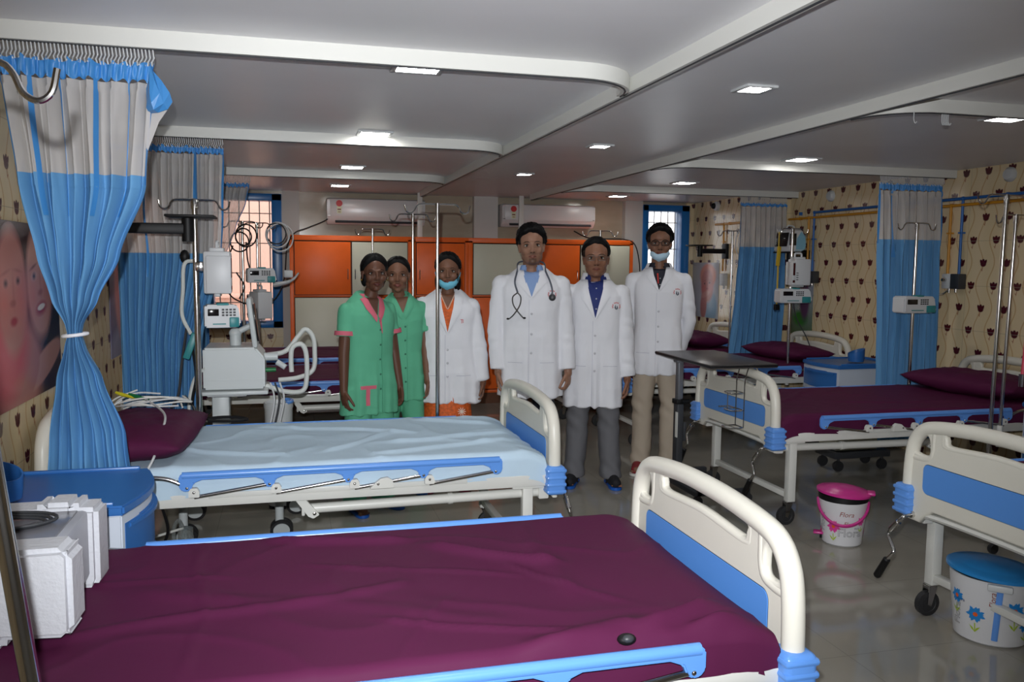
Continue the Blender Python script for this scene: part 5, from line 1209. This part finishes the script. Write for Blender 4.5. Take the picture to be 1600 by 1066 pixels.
def upper(T_, name, h, k, shw, shz, hem, arms, m, seed, fem, rb=1.0, flare=1.12, sleeve=1.0, slv_end=None, wd=1.0, belly=0.0):
    """coat or tunic: one continuous garment with sleeves. arms = {s:(E,W)}"""
    def parts(b):
        R = []; bz = [(hem, .165*flare, .118), (hem+.10*h, .160*flare*.985, .115), (.50*h if hem < .45*h else hem+.11*h, .162, .118), (.60*h, .150, .108+belly), (.68*h, .152, .112+belly*.6), (.735*h, .160, .112), (.772*h, .160, .100), (.797*h, .142, .088), (.816*h, .112, .076), (.831*h, .082, .066), (.841*h, .066, .060)]
        for z, rx, ry in bz: R.append([(x, y, zz+(y-.008)*min(.5, max(0, (z-.76*h)/(.07*h))*.5)) for x, y, zz in ringpts(0, .008, z, rx*k*rb*wd, ry*k*rb, p=2.5)])
        b.loft(R)
        for s in (-1, 1):
            E, W = arms[s]; S = Vector((s*(shw-.004), .012, shz-.022)); b.rc((s*.050*k, .014, .806*h), S, .040*k, .050*k); E = Vector(E); W = Vector(W); e2 = W if slv_end is None else None
            if slv_end is None:
                b.limb([S, E], [.056*k*sleeve, .055*k*sleeve]); d = (W-E)
                b.tube([E, E+d*.5, W-d.normalized()*.005], [.055*k*sleeve, .052*k*sleeve, .050*k*sleeve], 18); b.ell(E, .055*k*sleeve, 14)
            else:
                d = (E-S).normalized(); b.ell(S, .058*k*sleeve, 14); b.tube([S, S+d*slv_end*.5, S+d*slv_end], [.058*k*sleeve, .060*k*sleeve, .064*k*sleeve], 18)
    def folds(c, n):
        a = math.atan2(c.x, -c.y); low = max(0, min(1, (.62*h-c.z)/(.25*h)))
        f = .0065*low*math.sin(a*7+seed+1.5*math.sin(a*2+seed)) + .003*low*math.sin(a*15+seed*2)
        arm_ = max(0, min(1, (abs(c.x)-shw*.98)/.03))*max(0, min(1, (.80*h-c.z)/.05))
        f = f*(1-arm_)+arm_*.0022*math.sin(c.z*55+c.y*40+math.sin(c.z*23+seed)*2)
        return f+.006*fbm(c.x*7+seed, c.y*7, c.z*3.5)+.004*fbm(c.x*3, seed, c.z*9)
    me = clothes_vol(parts, .0068, folds, seed)
    o = link(name, me, m, T_); return o, BVHTree.FromPolygons([v.co for v in me.vertices], [tuple(p.vertices) for p in me.polygons])
def mkproj(bv):
    def pr(x, z, off=0.0):
        r = bv.ray_cast(Vector((x, -1.0, z)), Vector((0, 1, 0)))
        if r[0] is None or r[0].y > .06:
            for e in (.01, .02, .03, .05, .08):
                r = bv.ray_cast(Vector((x*(1-e*3), -1.0, z)), Vector((0, 1, 0)))
                if r[0] is not None and r[0].y < .06: break
        y = r[0].y if r[0] is not None else -.05
        return Vector((x, y-off, z))
    return pr
def lerp_line(P, t):
    t = t*(len(P)-1); i = min(int(t), len(P)-2); f = t-i; return (P[i][0]*(1-f)+P[i+1][0]*f, P[i][1]*(1-f)+P[i+1][1]*f)
def patch(T_, name, pr, A, B, m, off=.003, th=.003, nu=26, nv=8, bow=0.0):
    b = MB(); G = []
    for i in range(nu+1):
        a = lerp_line(A, i/nu); c = lerp_line(B, i/nu); G.append([pr(a[0]*(1-j/nv)+c[0]*j/nv, a[1]*(1-j/nv)+c[1]*j/nv, off+bow*math.sin(PI*j/nv)) for j in range(nv+1)])
    top = [[p+Vector((0, -th, 0)) for p in r] for r in G]
    b.grid(top)
    edge = [G[0], [r[-1] for r in G], list(reversed(G[-1])), [r[0] for r in reversed(G)]]; et = [top[0], [r[-1] for r in top], list(reversed(top[-1])), [r[0] for r in reversed(top)]]
    for e, t2 in zip(edge, et): b.grid([e, t2])
    return b.build(name, m, T_, ang=50)
def coat_front(T_, pr, h, vz, nx, nz, lw, hem, buttons, inner=None, logo=None, pockets=True, side=1):
    """lapels, placket, buttons, pockets on the front surface. vz = bottom of the V, (nx,nz) where it meets the neck"""
    L = [(-nx, nz), (-nx*.72, nz-(nz-vz)*.35), (-nx*.34, nz-(nz-vz)*.7), (-.002, vz)]; Rr = [(-x, z) for x, z in L]; Rr[-1] = (.004, vz)
    if inner: patch(T_, inner[0], pr, [(x*1.04, z) for x, z in L], [(x*1.04, z) for x, z in Rr], inner[1], .0012, .0012, 24, 12)
    for s in (-1, 1):
        I = [(s*nx*.92, nz+.006), (s*nx*.70, nz-(nz-vz)*.35), (s*nx*.32, nz-(nz-vz)*.7), (s*.0, vz-.004)]
        O = [(s*(nx+.020), nz+.012), (s*(nx+lw*.72), nz-(nz-vz)*.22), (s*(nx+lw*.62), nz-(nz-vz)*.45), (s*.010, vz-.006)]
        patch(T_, 'lapel', pr, I, O, M_coat, .004, .003, 26, 8, .004)
        patch(T_, 'collar', pr, [(s*nx*.86, nz+.012), (s*nx*.84, nz-(nz-vz)*.10), (s*nx*.80, nz-(nz-vz)*.20)], [(s*(nx+.004), nz+.022), (s*(nx+lw*.85), nz-(nz-vz)*.05), (s*(nx+lw*.80), nz-(nz-vz)*.19)], M_coat, .008, .003, 12, 6, .003)
    patch(T_, 'front_edge', pr, [(.010, vz), (.014, (vz+hem)/2), (.014, hem+.004)], [(.026, vz-.004), (.032, (vz+hem)/2), (.034, hem+.004)], M_coat, .001, .0025, 60, 3)
    patch(T_, 'placket_seam', pr, [(-.016, vz-.02), (-.016, hem+.01)], [(-.0145, vz-.02), (-.0145, hem+.01)], M_seam, .0008, .0008, 60, 1)
    b = MB()
    for z in buttons: p = pr(.0, z, .004); b.ell(p, (.0075, .003, .0075), 12)
    b.build('buttons', M_btn, T_)
    if pockets:
        for s in (-1, 1):
            x0, x1 = s*.055, s*.145; zt_, zb = .505*h, .40*h
            p = patch(T_, 'pocket', pr, [(x0, zt_), (x0, zb)], [(x1, zt_), (x1, zb)], M_coat, .0025, .0025, 14, 12); patch(p, 'pocket_hem', pr, [(x0, zt_-.018), (x0, zt_-.020)], [(x1, zt_-.018), (x1, zt_-.020)], M_seam, .0055, .0006, 1, 12)
    if logo:
        lx, lz, r = logo; b = MB(); n = 15
        for i in range(n):
            if i in (4, 10): continue
            a = PI*1.12-PI*1.24*i/(n-1); c, s_ = math.cos(a), math.sin(a)
            for q, (du, dv, w_, g) in enumerate(((0, 0, .0022, .0085), (.0022, .003*(i % 2), .004, .0018), (.0022, -.003*((i+1) % 2), .004, .0018))):
                px, pz = lx+c*(r+dv)+du*s_, lz+s_*(r+dv)-du*c; p = pr(px, pz, .002); b.box(p, (w_, .0015, g), 0, ry=PI/2-a)
        b.build('chest_emblem', M_lred, T_, flat=True)
        b = MB()
        for dx, dz, rx, rz_ in ((-.006, -.002, .004, .010), (-.005, .010, .003, .003), (.006, -.005, .004, .008), (.006, .005, .003, .003), (0, -.012, .008, .003)): p = pr(lx+dx, lz-.004+dz, .002); b.ell(p, (rx, .0012, rz_), 10)
        b.build('emblem_figures', M_lnavy, T_)
def collar_band(T_, name, k, nb, m, r=.066, hgt=.035, gap=.9, open_=True):
    b = MB(); n = 30; G = []
    for i in range(n+1):
        a = gap+(2*PI-2*gap)*i/n; x, y = math.sin(a), -math.cos(a)
        G.append([(x*r*k*1.02, .015+y*r*k*.95, nb-.012*k), (x*(r-.004)*k, .015+y*(r-.006)*k, nb+hgt*k), (x*(r+.006)*k, .015+y*(r+.004)*k, nb+(hgt+.003)*k), (x*(r+.022)*k, .015+y*(r+.02)*k, nb-.006*k)])
    b.grid(G); return b.build(name, m, T_, ang=60)
def trousers(T_, h, k, top, cuff, m, seed, fx, wl=1.0, spread=.0):
    def parts(b):
        b.loft([ringpts(0, .01, z, rx*k, ry*k) for z, rx, ry in ((top, .145, .10), (.50*h, .158, .108), (.47*h, .150, .105))])
        for s in (-1, 1):
            R = []
            for z, x, rx in ((.53*h, .080*k, .078), (.47*h, .080*k, .082), (.40*h, .078*k, .080), (.285*h, fx*.5+.045*k, .066), (.16*h, fx*.78+.015, .064), (cuff+.04, fx, .064), (cuff, fx, .066)):
                R.append(ringpts(s*x, .008, z, rx*k*wl, rx*k*1.12*wl, 28, 2.1))
            b.loft(R)
    def folds(c, n):
        z = c.z/h; kn = math.exp(-((z-.27)/.05)**2); bt = math.exp(-((c.z-cuff-.05)/.07)**2)
        return kn*.0045*math.sin(c.z*60+c.x*50+seed)+bt*.0045*math.sin(c.z*55+c.x*60+c.y*30)+.006*fbm(c.x*9+seed, c.y*9, c.z*4)
    me = clothes_vol(parts, .0072, folds, seed, 4); return link('trousers', me, m, T_)
def footwear(T_, k, fx, toes, h, kind, m, m2):
    for s in (-1, 1):
        turn = s*toes; an = Vector((s*fx, .02, 0)); d = Vector((math.sin(turn), -math.cos(turn), 0)); n = Vector((-d.y, d.x, 0))
        def q(u, v): return an+d*u+n*v
        out = [(-.055, -.020), (-.045, -.033), (.0, -.034), (.07, -.036), (.13, -.044), (.175, -.036), (.195, -.012), (.193, .014), (.17, .036), (.13, .042), (.07, .034), (0, .034), (-.045, .033), (-.055, .020)]
        pts = catmull([(q(u*k, v*k).x, q(u*k, v*k).y, 0) for u, v in out], 3, True)
        if kind == 'flip':
            b = MB(); b.prism([(p.x, p.y) for p in pts], .018, Matrix.Translation((0, 0, .010)), .003); o = b.build('flip_flop', m, T_, ang=40)
            b = MB()
            for sg in (-1, 1): b.tube(catmull([q(.145*k, 0)+Vector((0, 0, .018)), q(.125*k, sg*.012)+Vector((0, 0, .048*k)), q(.085*k, sg*.032)+Vector((0, 0, .050*k)), q(.04*k, sg*.036)+Vector((0, 0, .018))], 4), .0055, 7)
            b.build('strap', m2, o)
            if m2 is M_sock or kind == 'x':
                b = MB(); b.limb([q(-.015, 0)+Vector((0, 0, .05)), q(.06*k, 0)+Vector((0, 0, .048)), q(.15*k, 0)+Vector((0, 0, .040))], [.040*k, .042*k, .036*k]); b.build('sock', M_sock, T_)
        else:
            b = MB(); b.limb([q(-.02, 0)+Vector((0, 0, .046)), q(.07*k, 0)+Vector((0, 0, .046)), q(.14*k, 0)+Vector((0, 0, .034))], [.043*k, .042*k, .034*k]); me = voxel(b, .005, 4); o = link('shoe', me, m, T_)
            b = MB(); b.prism([(p.x, p.y) for p in pts], .016, Matrix.Translation((0, 0, .009)), .003); b.build('sole', m2, o, ang=40)
M_sock = mat('black_socks', rgb(22, 22, 28), .8)
def mask_under_chin(T_, H, m, up=0.0):
    b = MB(); G = []; n = 18
    for i in range(n+1):
        a = -1.25+2.5*i/n; x = math.sin(a); row = []
        for j, (z, r, yy) in enumerate(((-.064+up, .066, -.028), (-.078+up, .073, -.030), (-.094+up, .070, -.030), (-.106+up, .060, -.026), (-.112+up, .050, -.02))):
            row.append(H(x*r*.93, yy-math.cos(a)*r*.98+.014*max(0, abs(a)-.6)*0, z+.022*(abs(x)**2)+.003*math.sin(j*3+a*6)))
        G.append(row)
    b.grid(G); b.grid([[Vector(p)+Vector((0, .004, 0)) for p in r] for r in G]); o = b.build('face_mask', m, T_, ang=70)
    b = MB()
    for s in (-1, 1): b.tube(catmull([H(s*.062, -.045, -.048+up), H(s*.076, -.01, -.02), H(s*.083, .02, .0), H(s*.080, .028, -.02), H(s*.064, -.02, -.07)], 4), .0012, 5)
    b.build('ear_loop', m, o)
def glasses(T_, H, m, dark=False):
    b = MB(); r = .0016 if not dark else .0024
    for s in (-1, 1):
        pts = rrect(-.024, -.014, .024, .015, .010, 4); b.tube([H(s*.032+x, -.098+abs(x+.0)*.12*(1 if s*x > 0 else .3), .004+z) for x, z in pts], r, 6, closed=True)
        b.tube([H(s*.056, -.092, .009), H(s*.074, -.04, .010), H(s*.080, .012, .008)], r, 6)
    b.tube([H(-.009, -.099, .007), H(0, -.101, .010), H(.009, -.099, .007)], r, 6); o = b.build('glasses', m, T_)
    b = MB()
    for s in (-1, 1): b.grid([[H(s*.032+x, -.097, .004+z) for x in (-.022, 0, .022)] for z in (-.013, 0, .014)])
    b.build('lenses', mat('lens_glass', (1, 1, 1, 1), .03, trans=1.0, alpha=.25), o)
def down(h, k, shw, out=.02, fwd=-.01, wfwd=-.03, wout=.02, el=.625, wr=.485):
    return [(shw+out, fwd, el*h), (shw+wout, wfwd, wr*h)]
def face_cam(x, y): return math.atan2(x, y)*-1.0
# --- woman in green with pink collar
def nurse(label, x, y, rz, h, skin, o, pinkc, seed, pants, hz=.385):
    k = h/1.7; shw = .148*k*o.get('width', 1)
    aR = down(h, k, shw, .025, .0, -.02, .04, .62, .485)+[(.0, -.12, -1)]; aL = down(h, k, shw, .025, .0, -.05, .03, .62, .485)+[(.0, -.12, -1)]
    if 'armR' in o: aR = o['armR']
    if 'armL' in o: aL = o['armL']
    o.update(armR=aR, armL=aL); T_, H, bv, hands, k, shw, shz = person(label, (x, y, 0), rz, h, 1, skin, o)
    arms = {s: ([(s*a[0][0], a[0][1], a[0][2]), (s*a[1][0], a[1][1], a[1][2])]) for s, a in ((-1, aR), (1, aL))}
    g, bg = upper(T_, 'tunic', h, k, shw, shz, hz*h, arms, M_scrub, seed, 1, 1.03, 1.10, .98, .16*k, o.get('width', 1))
    pr = mkproj(bg); m2 = M_pinkt if pinkc else M_scrub
    nz = .832*h; vz = .750*h
    patch(T_, 'neck_opening', pr, [(-.042, nz), (-.02, (nz+vz)/2+.01), (-.001, vz+.025)], [(.042, nz), (.02, (nz+vz)/2+.01), (.001, vz+.025)], mat('neck_skin_%d' % seed, tuple(skin)+(1,), .5), .0012, .001, 14, 8)
    for s in (-1, 1):
        patch(T_, 'collar', pr, [(s*.045, nz+.008), (s*.026, (nz+vz)/2+.012), (s*.004, vz+.02)], [(s*.078, nz-.006), (s*.066, (nz+vz)/2), (s*.012, vz-.015)], m2, .004, .003, 18, 6, .004)
        sd = Vector(arms[s][0])-Vector((s*(shw+.002), .012, shz-.012)); d = sd.normalized(); S = Vector((s*(shw+.002), .012, shz-.012))
        b = MB(); a_, c_ = S+d*.135*k, S+d*.163*k; b.tube([a_, c_], [.0655*k, .067*k], 22, cap=False); b.tube([c_, c_+d*.001], [.067*k, .050*k], 22, cap=False); b.build('sleeve_cuff', m2, T_)
    if pinkc: patch(T_, 'pink_placket', pr, [(.004, vz), (.022, vz-.08)], [(.020, vz+.005), (.026, vz-.08)], M_pinkt, .003, .002, 12, 3)
    collar_band(T_, 'collar_band', k, .832*h, m2, .060, .022, .9)
    patch(T_, 'placket_seam', pr, [(.022, vz-.05), (.022, hz*h+.01)], [(.0235, vz-.05), (.0235, hz*h+.01)], mat('green_seam', rgb(40, 120, 90), .7), .001, .001, 50, 1)
    b = MB()
    for i in range(5): b.ell(pr(.012, vz-.06-.085*i, .003), (.006, .003, .006), 10)
    b.build('buttons', mat('green_button', rgb(40, 110, 84), .4), T_)
    if pinkc:
        p = patch(T_, 'pocket', pr, [(-.02, .515*h), (-.02, .415*h)], [(-.125, .515*h), (-.125, .415*h)], M_scrub, .002, .002, 12, 12)
        patch(p, 'letter_t_bar', pr, [(-.025, .500*h), (-.025, .500*h-.020)], [(-.118, .500*h), (-.118, .500*h-.020)], M_pinkt, .005, .0015, 4, 12)
        patch(p, 'letter_t_stem', pr, [(-.060, .500*h-.018), (-.060, .423*h)], [(-.083, .500*h-.018), (-.083, .423*h)], M_pinkt, .005, .0015, 12, 4)
    fx = o.get('feet', .10)
    trousers(T_, h, k, .53*h, .045, M_scrub if pants is None else pants, seed, fx, 1.12)
    footwear(T_, k, fx, o.get('toes', .18), h, 'flip', M_bluelt if False else mat('flip_flop_blue', rgb(20, 80, 160), .4), mat('strap_blue', rgb(24, 50, 120), .4))
    return T_
SK_D = (.115, .050, .030); SK_M = (.185, .088, .054); SK_L = (.30, .158, .104)
nurse('woman in green tunic with pink collar and pink letter on the pocket', .44, 4.90, .50, 1.50, SK_D, dict(hx=.03, hair=(.010, 3, .003), hairblobs=(((0, .095, -.03), (.045, .04, .06)), ((-.055, .04, -.03), (.025, .045, .05)), ((.055, .04, -.03), (.02, .04, .05))), hyaw=-.42, feet=.10, width=1.12, hs=1.03), True, 2, None)
nurse('woman in plain green tunic standing behind the pink-collared one', .665, 5.24, .05, 1.49, SK_M, dict(hx=-.02, hair=(.007, 3, .003), hairblobs=(((0, .10, -.01), (.04, .035, .045)),), feet=.09, hyaw=-.18, width=1.0), False, 6, None, .40)
# --- woman in white coat over orange
h = 1.515; k = h/1.7; shw = .148*k*1.2
aR = [(shw+.025, .0, .61*h), (shw+.02, -.03, .46*h), (.0, -.1, -1)]; aL = [(shw+.035, .0, .61*h), (shw+.065, -.02, .465*h), (.05, -.1, -1)]
T3, H, bv, hands, k, shw, shz = person('woman in white coat over an orange kurta, pale mask under her chin', (.965, 5.25, 0), -.19, h, 1, SK_M, dict(width=1.2, armR=aR, armL=aL, feet=.09, hair=(.014, 6, .007), hairblobs=(((0, .075, -.03), (.07, .05, .08)), ((-.062, .045, -.065), (.025, .04, .07)), ((.062, .045, -.065), (.025, .04, .07)))))
arms = {s: ([(s*a[0][0], a[0][1], a[0][2]), (s*a[1][0], a[1][1], a[1][2])]) for s, a in ((-1, aR), (1, aL))}
g, bg = upper(T3, 'coat', h, k, shw, shz, .375*h, arms, M_coat, 4, 1, 1.07, 1.14, 1.06, None, 1.2)
M_kurta = mat('orange_kurta', rgb(206, 92, 30), .7, var=(60, .3), bump=(60, .3, .003)); pr = mkproj(bg)
coat_front(T3, pr, h, .675*h, .050, .828*h, .055, .375*h, [.60*h, .545*h, .49*h], ('kurta_neckline', M_kurta), None)
patch(T3, 'neck_opening', pr, [(-.046, .838*h), (-.022, .80*h), (-.001, .775*h)], [(.046, .838*h), (.022, .80*h), (.001, .775*h)], mat('neck_skin_4', SK_M+(1,), .5), .003, .001, 12, 8)
b = MB(); b.tube(catmull([pr(x, z, .006) for x, z in ((-.042, .825*h), (-.018, .79*h), (0, .768*h), (.018, .79*h), (.042, .825*h))], 4), .003, 6); b.build('necklace_trim', mat('pale_embroidery', rgb(214, 190, 170), .6), T3)
b = MB()
for i, (dx, dz, c, d_) in enumerate(((0, 0, .018, .003), (0, -.012, .003, .024), (.008, -.012, .003, .02))): b.box(pr(.088+dx, .725*h+dz, .003), (c, .0015, d_))
b.build('chest_emblem', M_lred, T3, flat=True)
collar_band(T3, 'coat_collar', k, .83*h, M_coat, .062, .028, .9)
b = MB()
R = []
for z, rx, ry in ((.41*h, .150, .12), (.36*h, .158, .126), (.30*h, .165, .132), (.255*h, .172, .136)): R.append([(x*(1+.03*math.sin(9*math.atan2(y, x)+z*6)), y*(1+.03*math.sin(9*math.atan2(y, x))), zz) for x, y, zz in ringpts(0, .01, z, rx*k*1.05, ry*k, 60)])
b.loft(R); ku = b.build('kurta', M_kurta, T3)
b = MB()
for a in range(10): b.box((.09+.016*math.cos(a*.63), -.123, .345*h+.016*math.sin(a*.63)), (.020, .003, .004), ry=-a*.63)
b.ell((.09, -.123, .345*h), (.009, .003, .009), 12); b.build('flower_motif', mat('cream_motif', rgb(226, 206, 190), .6), ku)
trousers(T3, h, k, .40*h, .05, mat('cream_trousers', rgb(196, 150, 120), .7), 3, .09, 1.0)
footwear(T3, k, .09, .2, h, 'flip', mat('flip_flop_magenta', rgb(150, 24, 70), .4), mat('strap_magenta', rgb(130, 20, 60), .4))
mask_under_chin(T3, H, mat('turquoise_mask', rgb(110, 190, 216), .75))
b = MB()
for z in (.475, .47): W, hd, en, es = hands[1]
# --- tallest doctor with stethoscope
h = 1.69; k = h/1.7; shw = .172*k*1.13
aR = [(shw+.025, .0, .61*h), (shw+.010, -.04, .460*h), (.0, -.12, -1)]; aL = [(shw+.030, .0, .61*h), (shw+.045, -.04, .460*h), (.0, -.12, -1), (-.5, -1, 0), 1.9]
T4, H, bv, hands, k, shw, shz = person('tallest man in white coat with a stethoscope round his neck', (1.475, 5.12, 0), -.24, h, 0, SK_L, dict(width=1.13, armR=aR, armL=aL, feet=.11, hair=(.024, 7, .008), stache=.55, goatee=.65, stubble=.25, htilt=-.05, hl=6))
arms = {s: ([(s*a[0][0], a[0][1], a[0][2]), (s*a[1][0], a[1][1], a[1][2])]) for s, a in ((-1, aR), (1, aL))}
g, bg = upper(T4, 'coat', h, k, shw, shz, .36*h, arms, M_coat, 9, 0, 1.08, 1.06, 1.06, None, 1.13, .012); pr = mkproj(bg)
M_shirt = mat('light_blue_shirt', rgb(132, 160, 206), .75, bump=(60, .1, .001))
coat_front(T4, pr, h, .738*h, .056, .834*h, .065, .36*h, [.675*h, .60*h, .53*h], ('shirt', M_shirt), (.128, .745*h, .024))
for s in (-1, 1): patch(T4, 'shirt_collar', pr, [(s*.046, .843*h), (s*.020, .812*h)], [(s*.052, .820*h), (s*.036, .785*h)], M_shirt, .006, .003, 8, 5)
collar_band(T4, 'shirt_collar_band', k, .838*h, M_shirt, .066, .022, .5); collar_band(T4, 'coat_collar', k, .833*h, M_coat, .078, .030, .9)
trousers(T4, h, k, .53*h, .04, mat('navy_trousers', rgb(30, 32, 48), .8), 5, .11)
footwear(T4, k, .11, .2, h, 'shoe', mat('black_shoe', rgb(20, 20, 20), .4), M_black)
M_st = mat('grey_rubber_tube', rgb(84, 90, 102), .4); st = bpy.data.objects.new('stethoscope', None); COL.objects.link(st); st.parent = T4
tL = [pr(-.105, .700*h, .03), pr(-.095, .745*h, .022), pr(-.105, .79*h, .02), pr(-.088, .832*h, .02)]; tR = [pr(.088, .832*h, .02), pr(.11, .80*h, .022), pr(.125, .77*h, .022), pr(.128, .745*h, .02)]
back = [Vector((-.078*k, .05, .862*h)), Vector((0, .092*k, .868*h)), Vector((.078*k, .05, .862*h))]
b = MB(); b.tube(catmull([pr(-.088, .752*h, .018)]+tL[2:]+back+tR, 6), .0058, 9); b.build('tube', M_st, st)
b = MB(); b.tube(catmull([pr(-.088, .752*h, .018), pr(-.118, .735*h, .022), pr(-.112, .705*h, .024), pr(-.075, .675*h, .022), pr(-.052, .66*h, .02)], 5), .0042, 8); b.tube(catmull([pr(-.088, .752*h, .018), pr(-.068, .735*h, .022), pr(-.075, .705*h, .026), pr(-.11, .672*h, .024), pr(-.138, .655*h, .02)], 5), .0042, 8); b.build('binaurals', M_metal, st)
b = MB(); 
for p in (pr(-.045, .66*h, .02), pr(-.146, .655*h, .02)): b.ell(p, (.010, .007, .006), 10)
b.build('ear_tips', M_black, st)
b = MB(); p = pr(.128, .735*h, .018); b.lathe([(0, -.008), (.020, -.008), (.022, 0), (.018, .006), (.008, .014), (0, .014)], p, 20, M=Matrix.Rotation(PI/2, 4, 'X')); b.build('chest_piece', M_dark, st)
b = MB(); W, hd, en, es = hands[1]; b.ell(W+hd*.09+en*.028, (.020, .026, .034), 12); b.build('folded_tissue', mat('white_tissue', rgb(230, 230, 235), .8), T4)
b = MB(); W, hd, en, es = hands[0]; p = W+hd*.105-es*.010; b.lathe([(.0105, -.003), (.012, 0), (.0105, .003), (.009, 0)], p, 14, M=Matrix.Rotation(.1, 4, 'X')); b.build('ring', mat('gold', rgb(212, 160, 60), .25, metal=1.0), T4)
# --- doctor with glasses and dark blue shirt
h = 1.62; k = h/1.7; shw = .172*k*1.04
aR = [(shw+.025, .02, .61*h), (shw+.0, .02, .465*h), (.0, -.1, -1)]; aL = [(shw+.025, .0, .605*h), (shw+.045, -.02, .445*h), (.02, -.12, -1)]
T5, H, bv, hands, k, shw, shz = person('man in glasses, long white coat over dark blue shirt, grey trousers', (1.915, 5.14, 0), -.33, h, 0, (.24, .112, .068), dict(width=1.04, hs=1.1, armR=aR, armL=aL, feet=.12, toes=.22, hair=(.016, 4, .003), htilt=-.02, stubble=.12))
arms = {s: ([(s*a[0][0], a[0][1], a[0][2]), (s*a[1][0], a[1][1], a[1][2])]) for s, a in ((-1, aR), (1, aL))}
g, bg = upper(T5, 'coat', h, k, shw, shz, .325*h, arms, M_coat, 13, 0, 1.10, 1.08, 1.12, None, 1.04, .006); pr = mkproj(bg)
M_navys = mat('dark_blue_shirt', rgb(28, 44, 110), .7)
coat_front(T5, pr, h, .685*h, .058, .834*h, .055, .325*h, [.615*h, .545*h, .475*h], ('shirt', M_navys), (.132, .73*h, .024))
for s in (-1, 1): patch(T5, 'shirt_collar', pr, [(s*.046, .843*h), (s*.018, .81*h)], [(s*.054, .82*h), (s*.040, .78*h)], M_navys, .006, .003, 8, 5)
b = MB()
for z in (.80, .76, .72): b.ell(pr(.004, z*h, .004), (.005, .0025, .005), 8)
b.build('shirt_buttons', M_btn, T5)
collar_band(T5, 'shirt_collar_band', k, .838*h, M_navys, .066, .022, .5); collar_band(T5, 'coat_collar', k, .838*h, M_coat, .080, .034, .8)
trousers(T5, h, k, .53*h, .055, mat('grey_trousers', rgb(104, 104, 108), .8, bump=(30, .2, .003)), 8, .12, 1.16)
glasses(T5, H, M_metal)
footwear(T5, k, .12, .22, h, 'flip', mat('flip_flop_bright_blue', rgb(26, 90, 180), .4), M_sock)
# --- young doctor with mask and khaki trousers
h = 1.72; k = h/1.7; shw = .172*k*1.02
aR = [(shw+.03, .06, .62*h), (shw-.02, .15, .50*h), (-.8, .1, -.5)]; aL = [(shw+.04, .07, .62*h), (shw-.02, .16, .50*h), (-.8, .1, -.5)]
T6, H, bv, hands, k, shw, shz = person('young man with dark glasses, mask under chin, khaki trousers, hands behind back', (2.46, 5.36, 0), -.40, h, 0, (.215, .105, .066), dict(width=1.02, armR=aR, armL=aL, feet=.10, hair=(.024, 6, .006), hs=1.03))
arms = {s: ([(s*a[0][0], a[0][1], a[0][2]), (s*a[1][0], a[1][1], a[1][2])]) for s, a in ((-1, aR), (1, aL))}
g, bg = upper(T6, 'coat', h, k, shw, shz, .405*h, arms, M_coat, 17, 0, 1.02, 1.04, .98, None, 1.02); pr = mkproj(bg)
M_navyp = mat('dark_navy_shirt', rgb(26, 26, 40), .7)
coat_front(T6, pr, h, .745*h, .052, .834*h, .052, .405*h, [.66*h, .60*h, .54*h], ('polo_shirt', M_navyp), (.124, .735*h, .024))
patch(T6, 'red_placket', pr, [(-.016, .81*h), (-.010, .77*h)], [(-.006, .81*h), (-.003, .77*h)], mat('red_trim', rgb(190, 50, 40), .6), .006, .001, 8, 2)
b = MB()
for z in (.79, .765, .745): b.ell(pr(.006, z*h, .006), (.004, .002, .004), 8)
b.build('shirt_buttons', M_btn, T6)
collar_band(T6, 'shirt_collar_band', k, .838*h, M_navyp, .064, .020, .4); collar_band(T6, 'coat_collar', k, .833*h, M_coat, .074, .026, .9)
trousers(T6, h, k, .53*h, .05, mat('khaki_trousers', rgb(180, 166, 148), .8, bump=(30, .2, .003)), 12, .10, 1.04)
footwear(T6, k, .10, .2, h, 'shoe', mat('red_shoe', rgb(130, 30, 40), .5), M_white)
glasses(T6, H, M_black, True); mask_under_chin(T6, H, mat('pale_mask', rgb(176, 206, 224), .75))
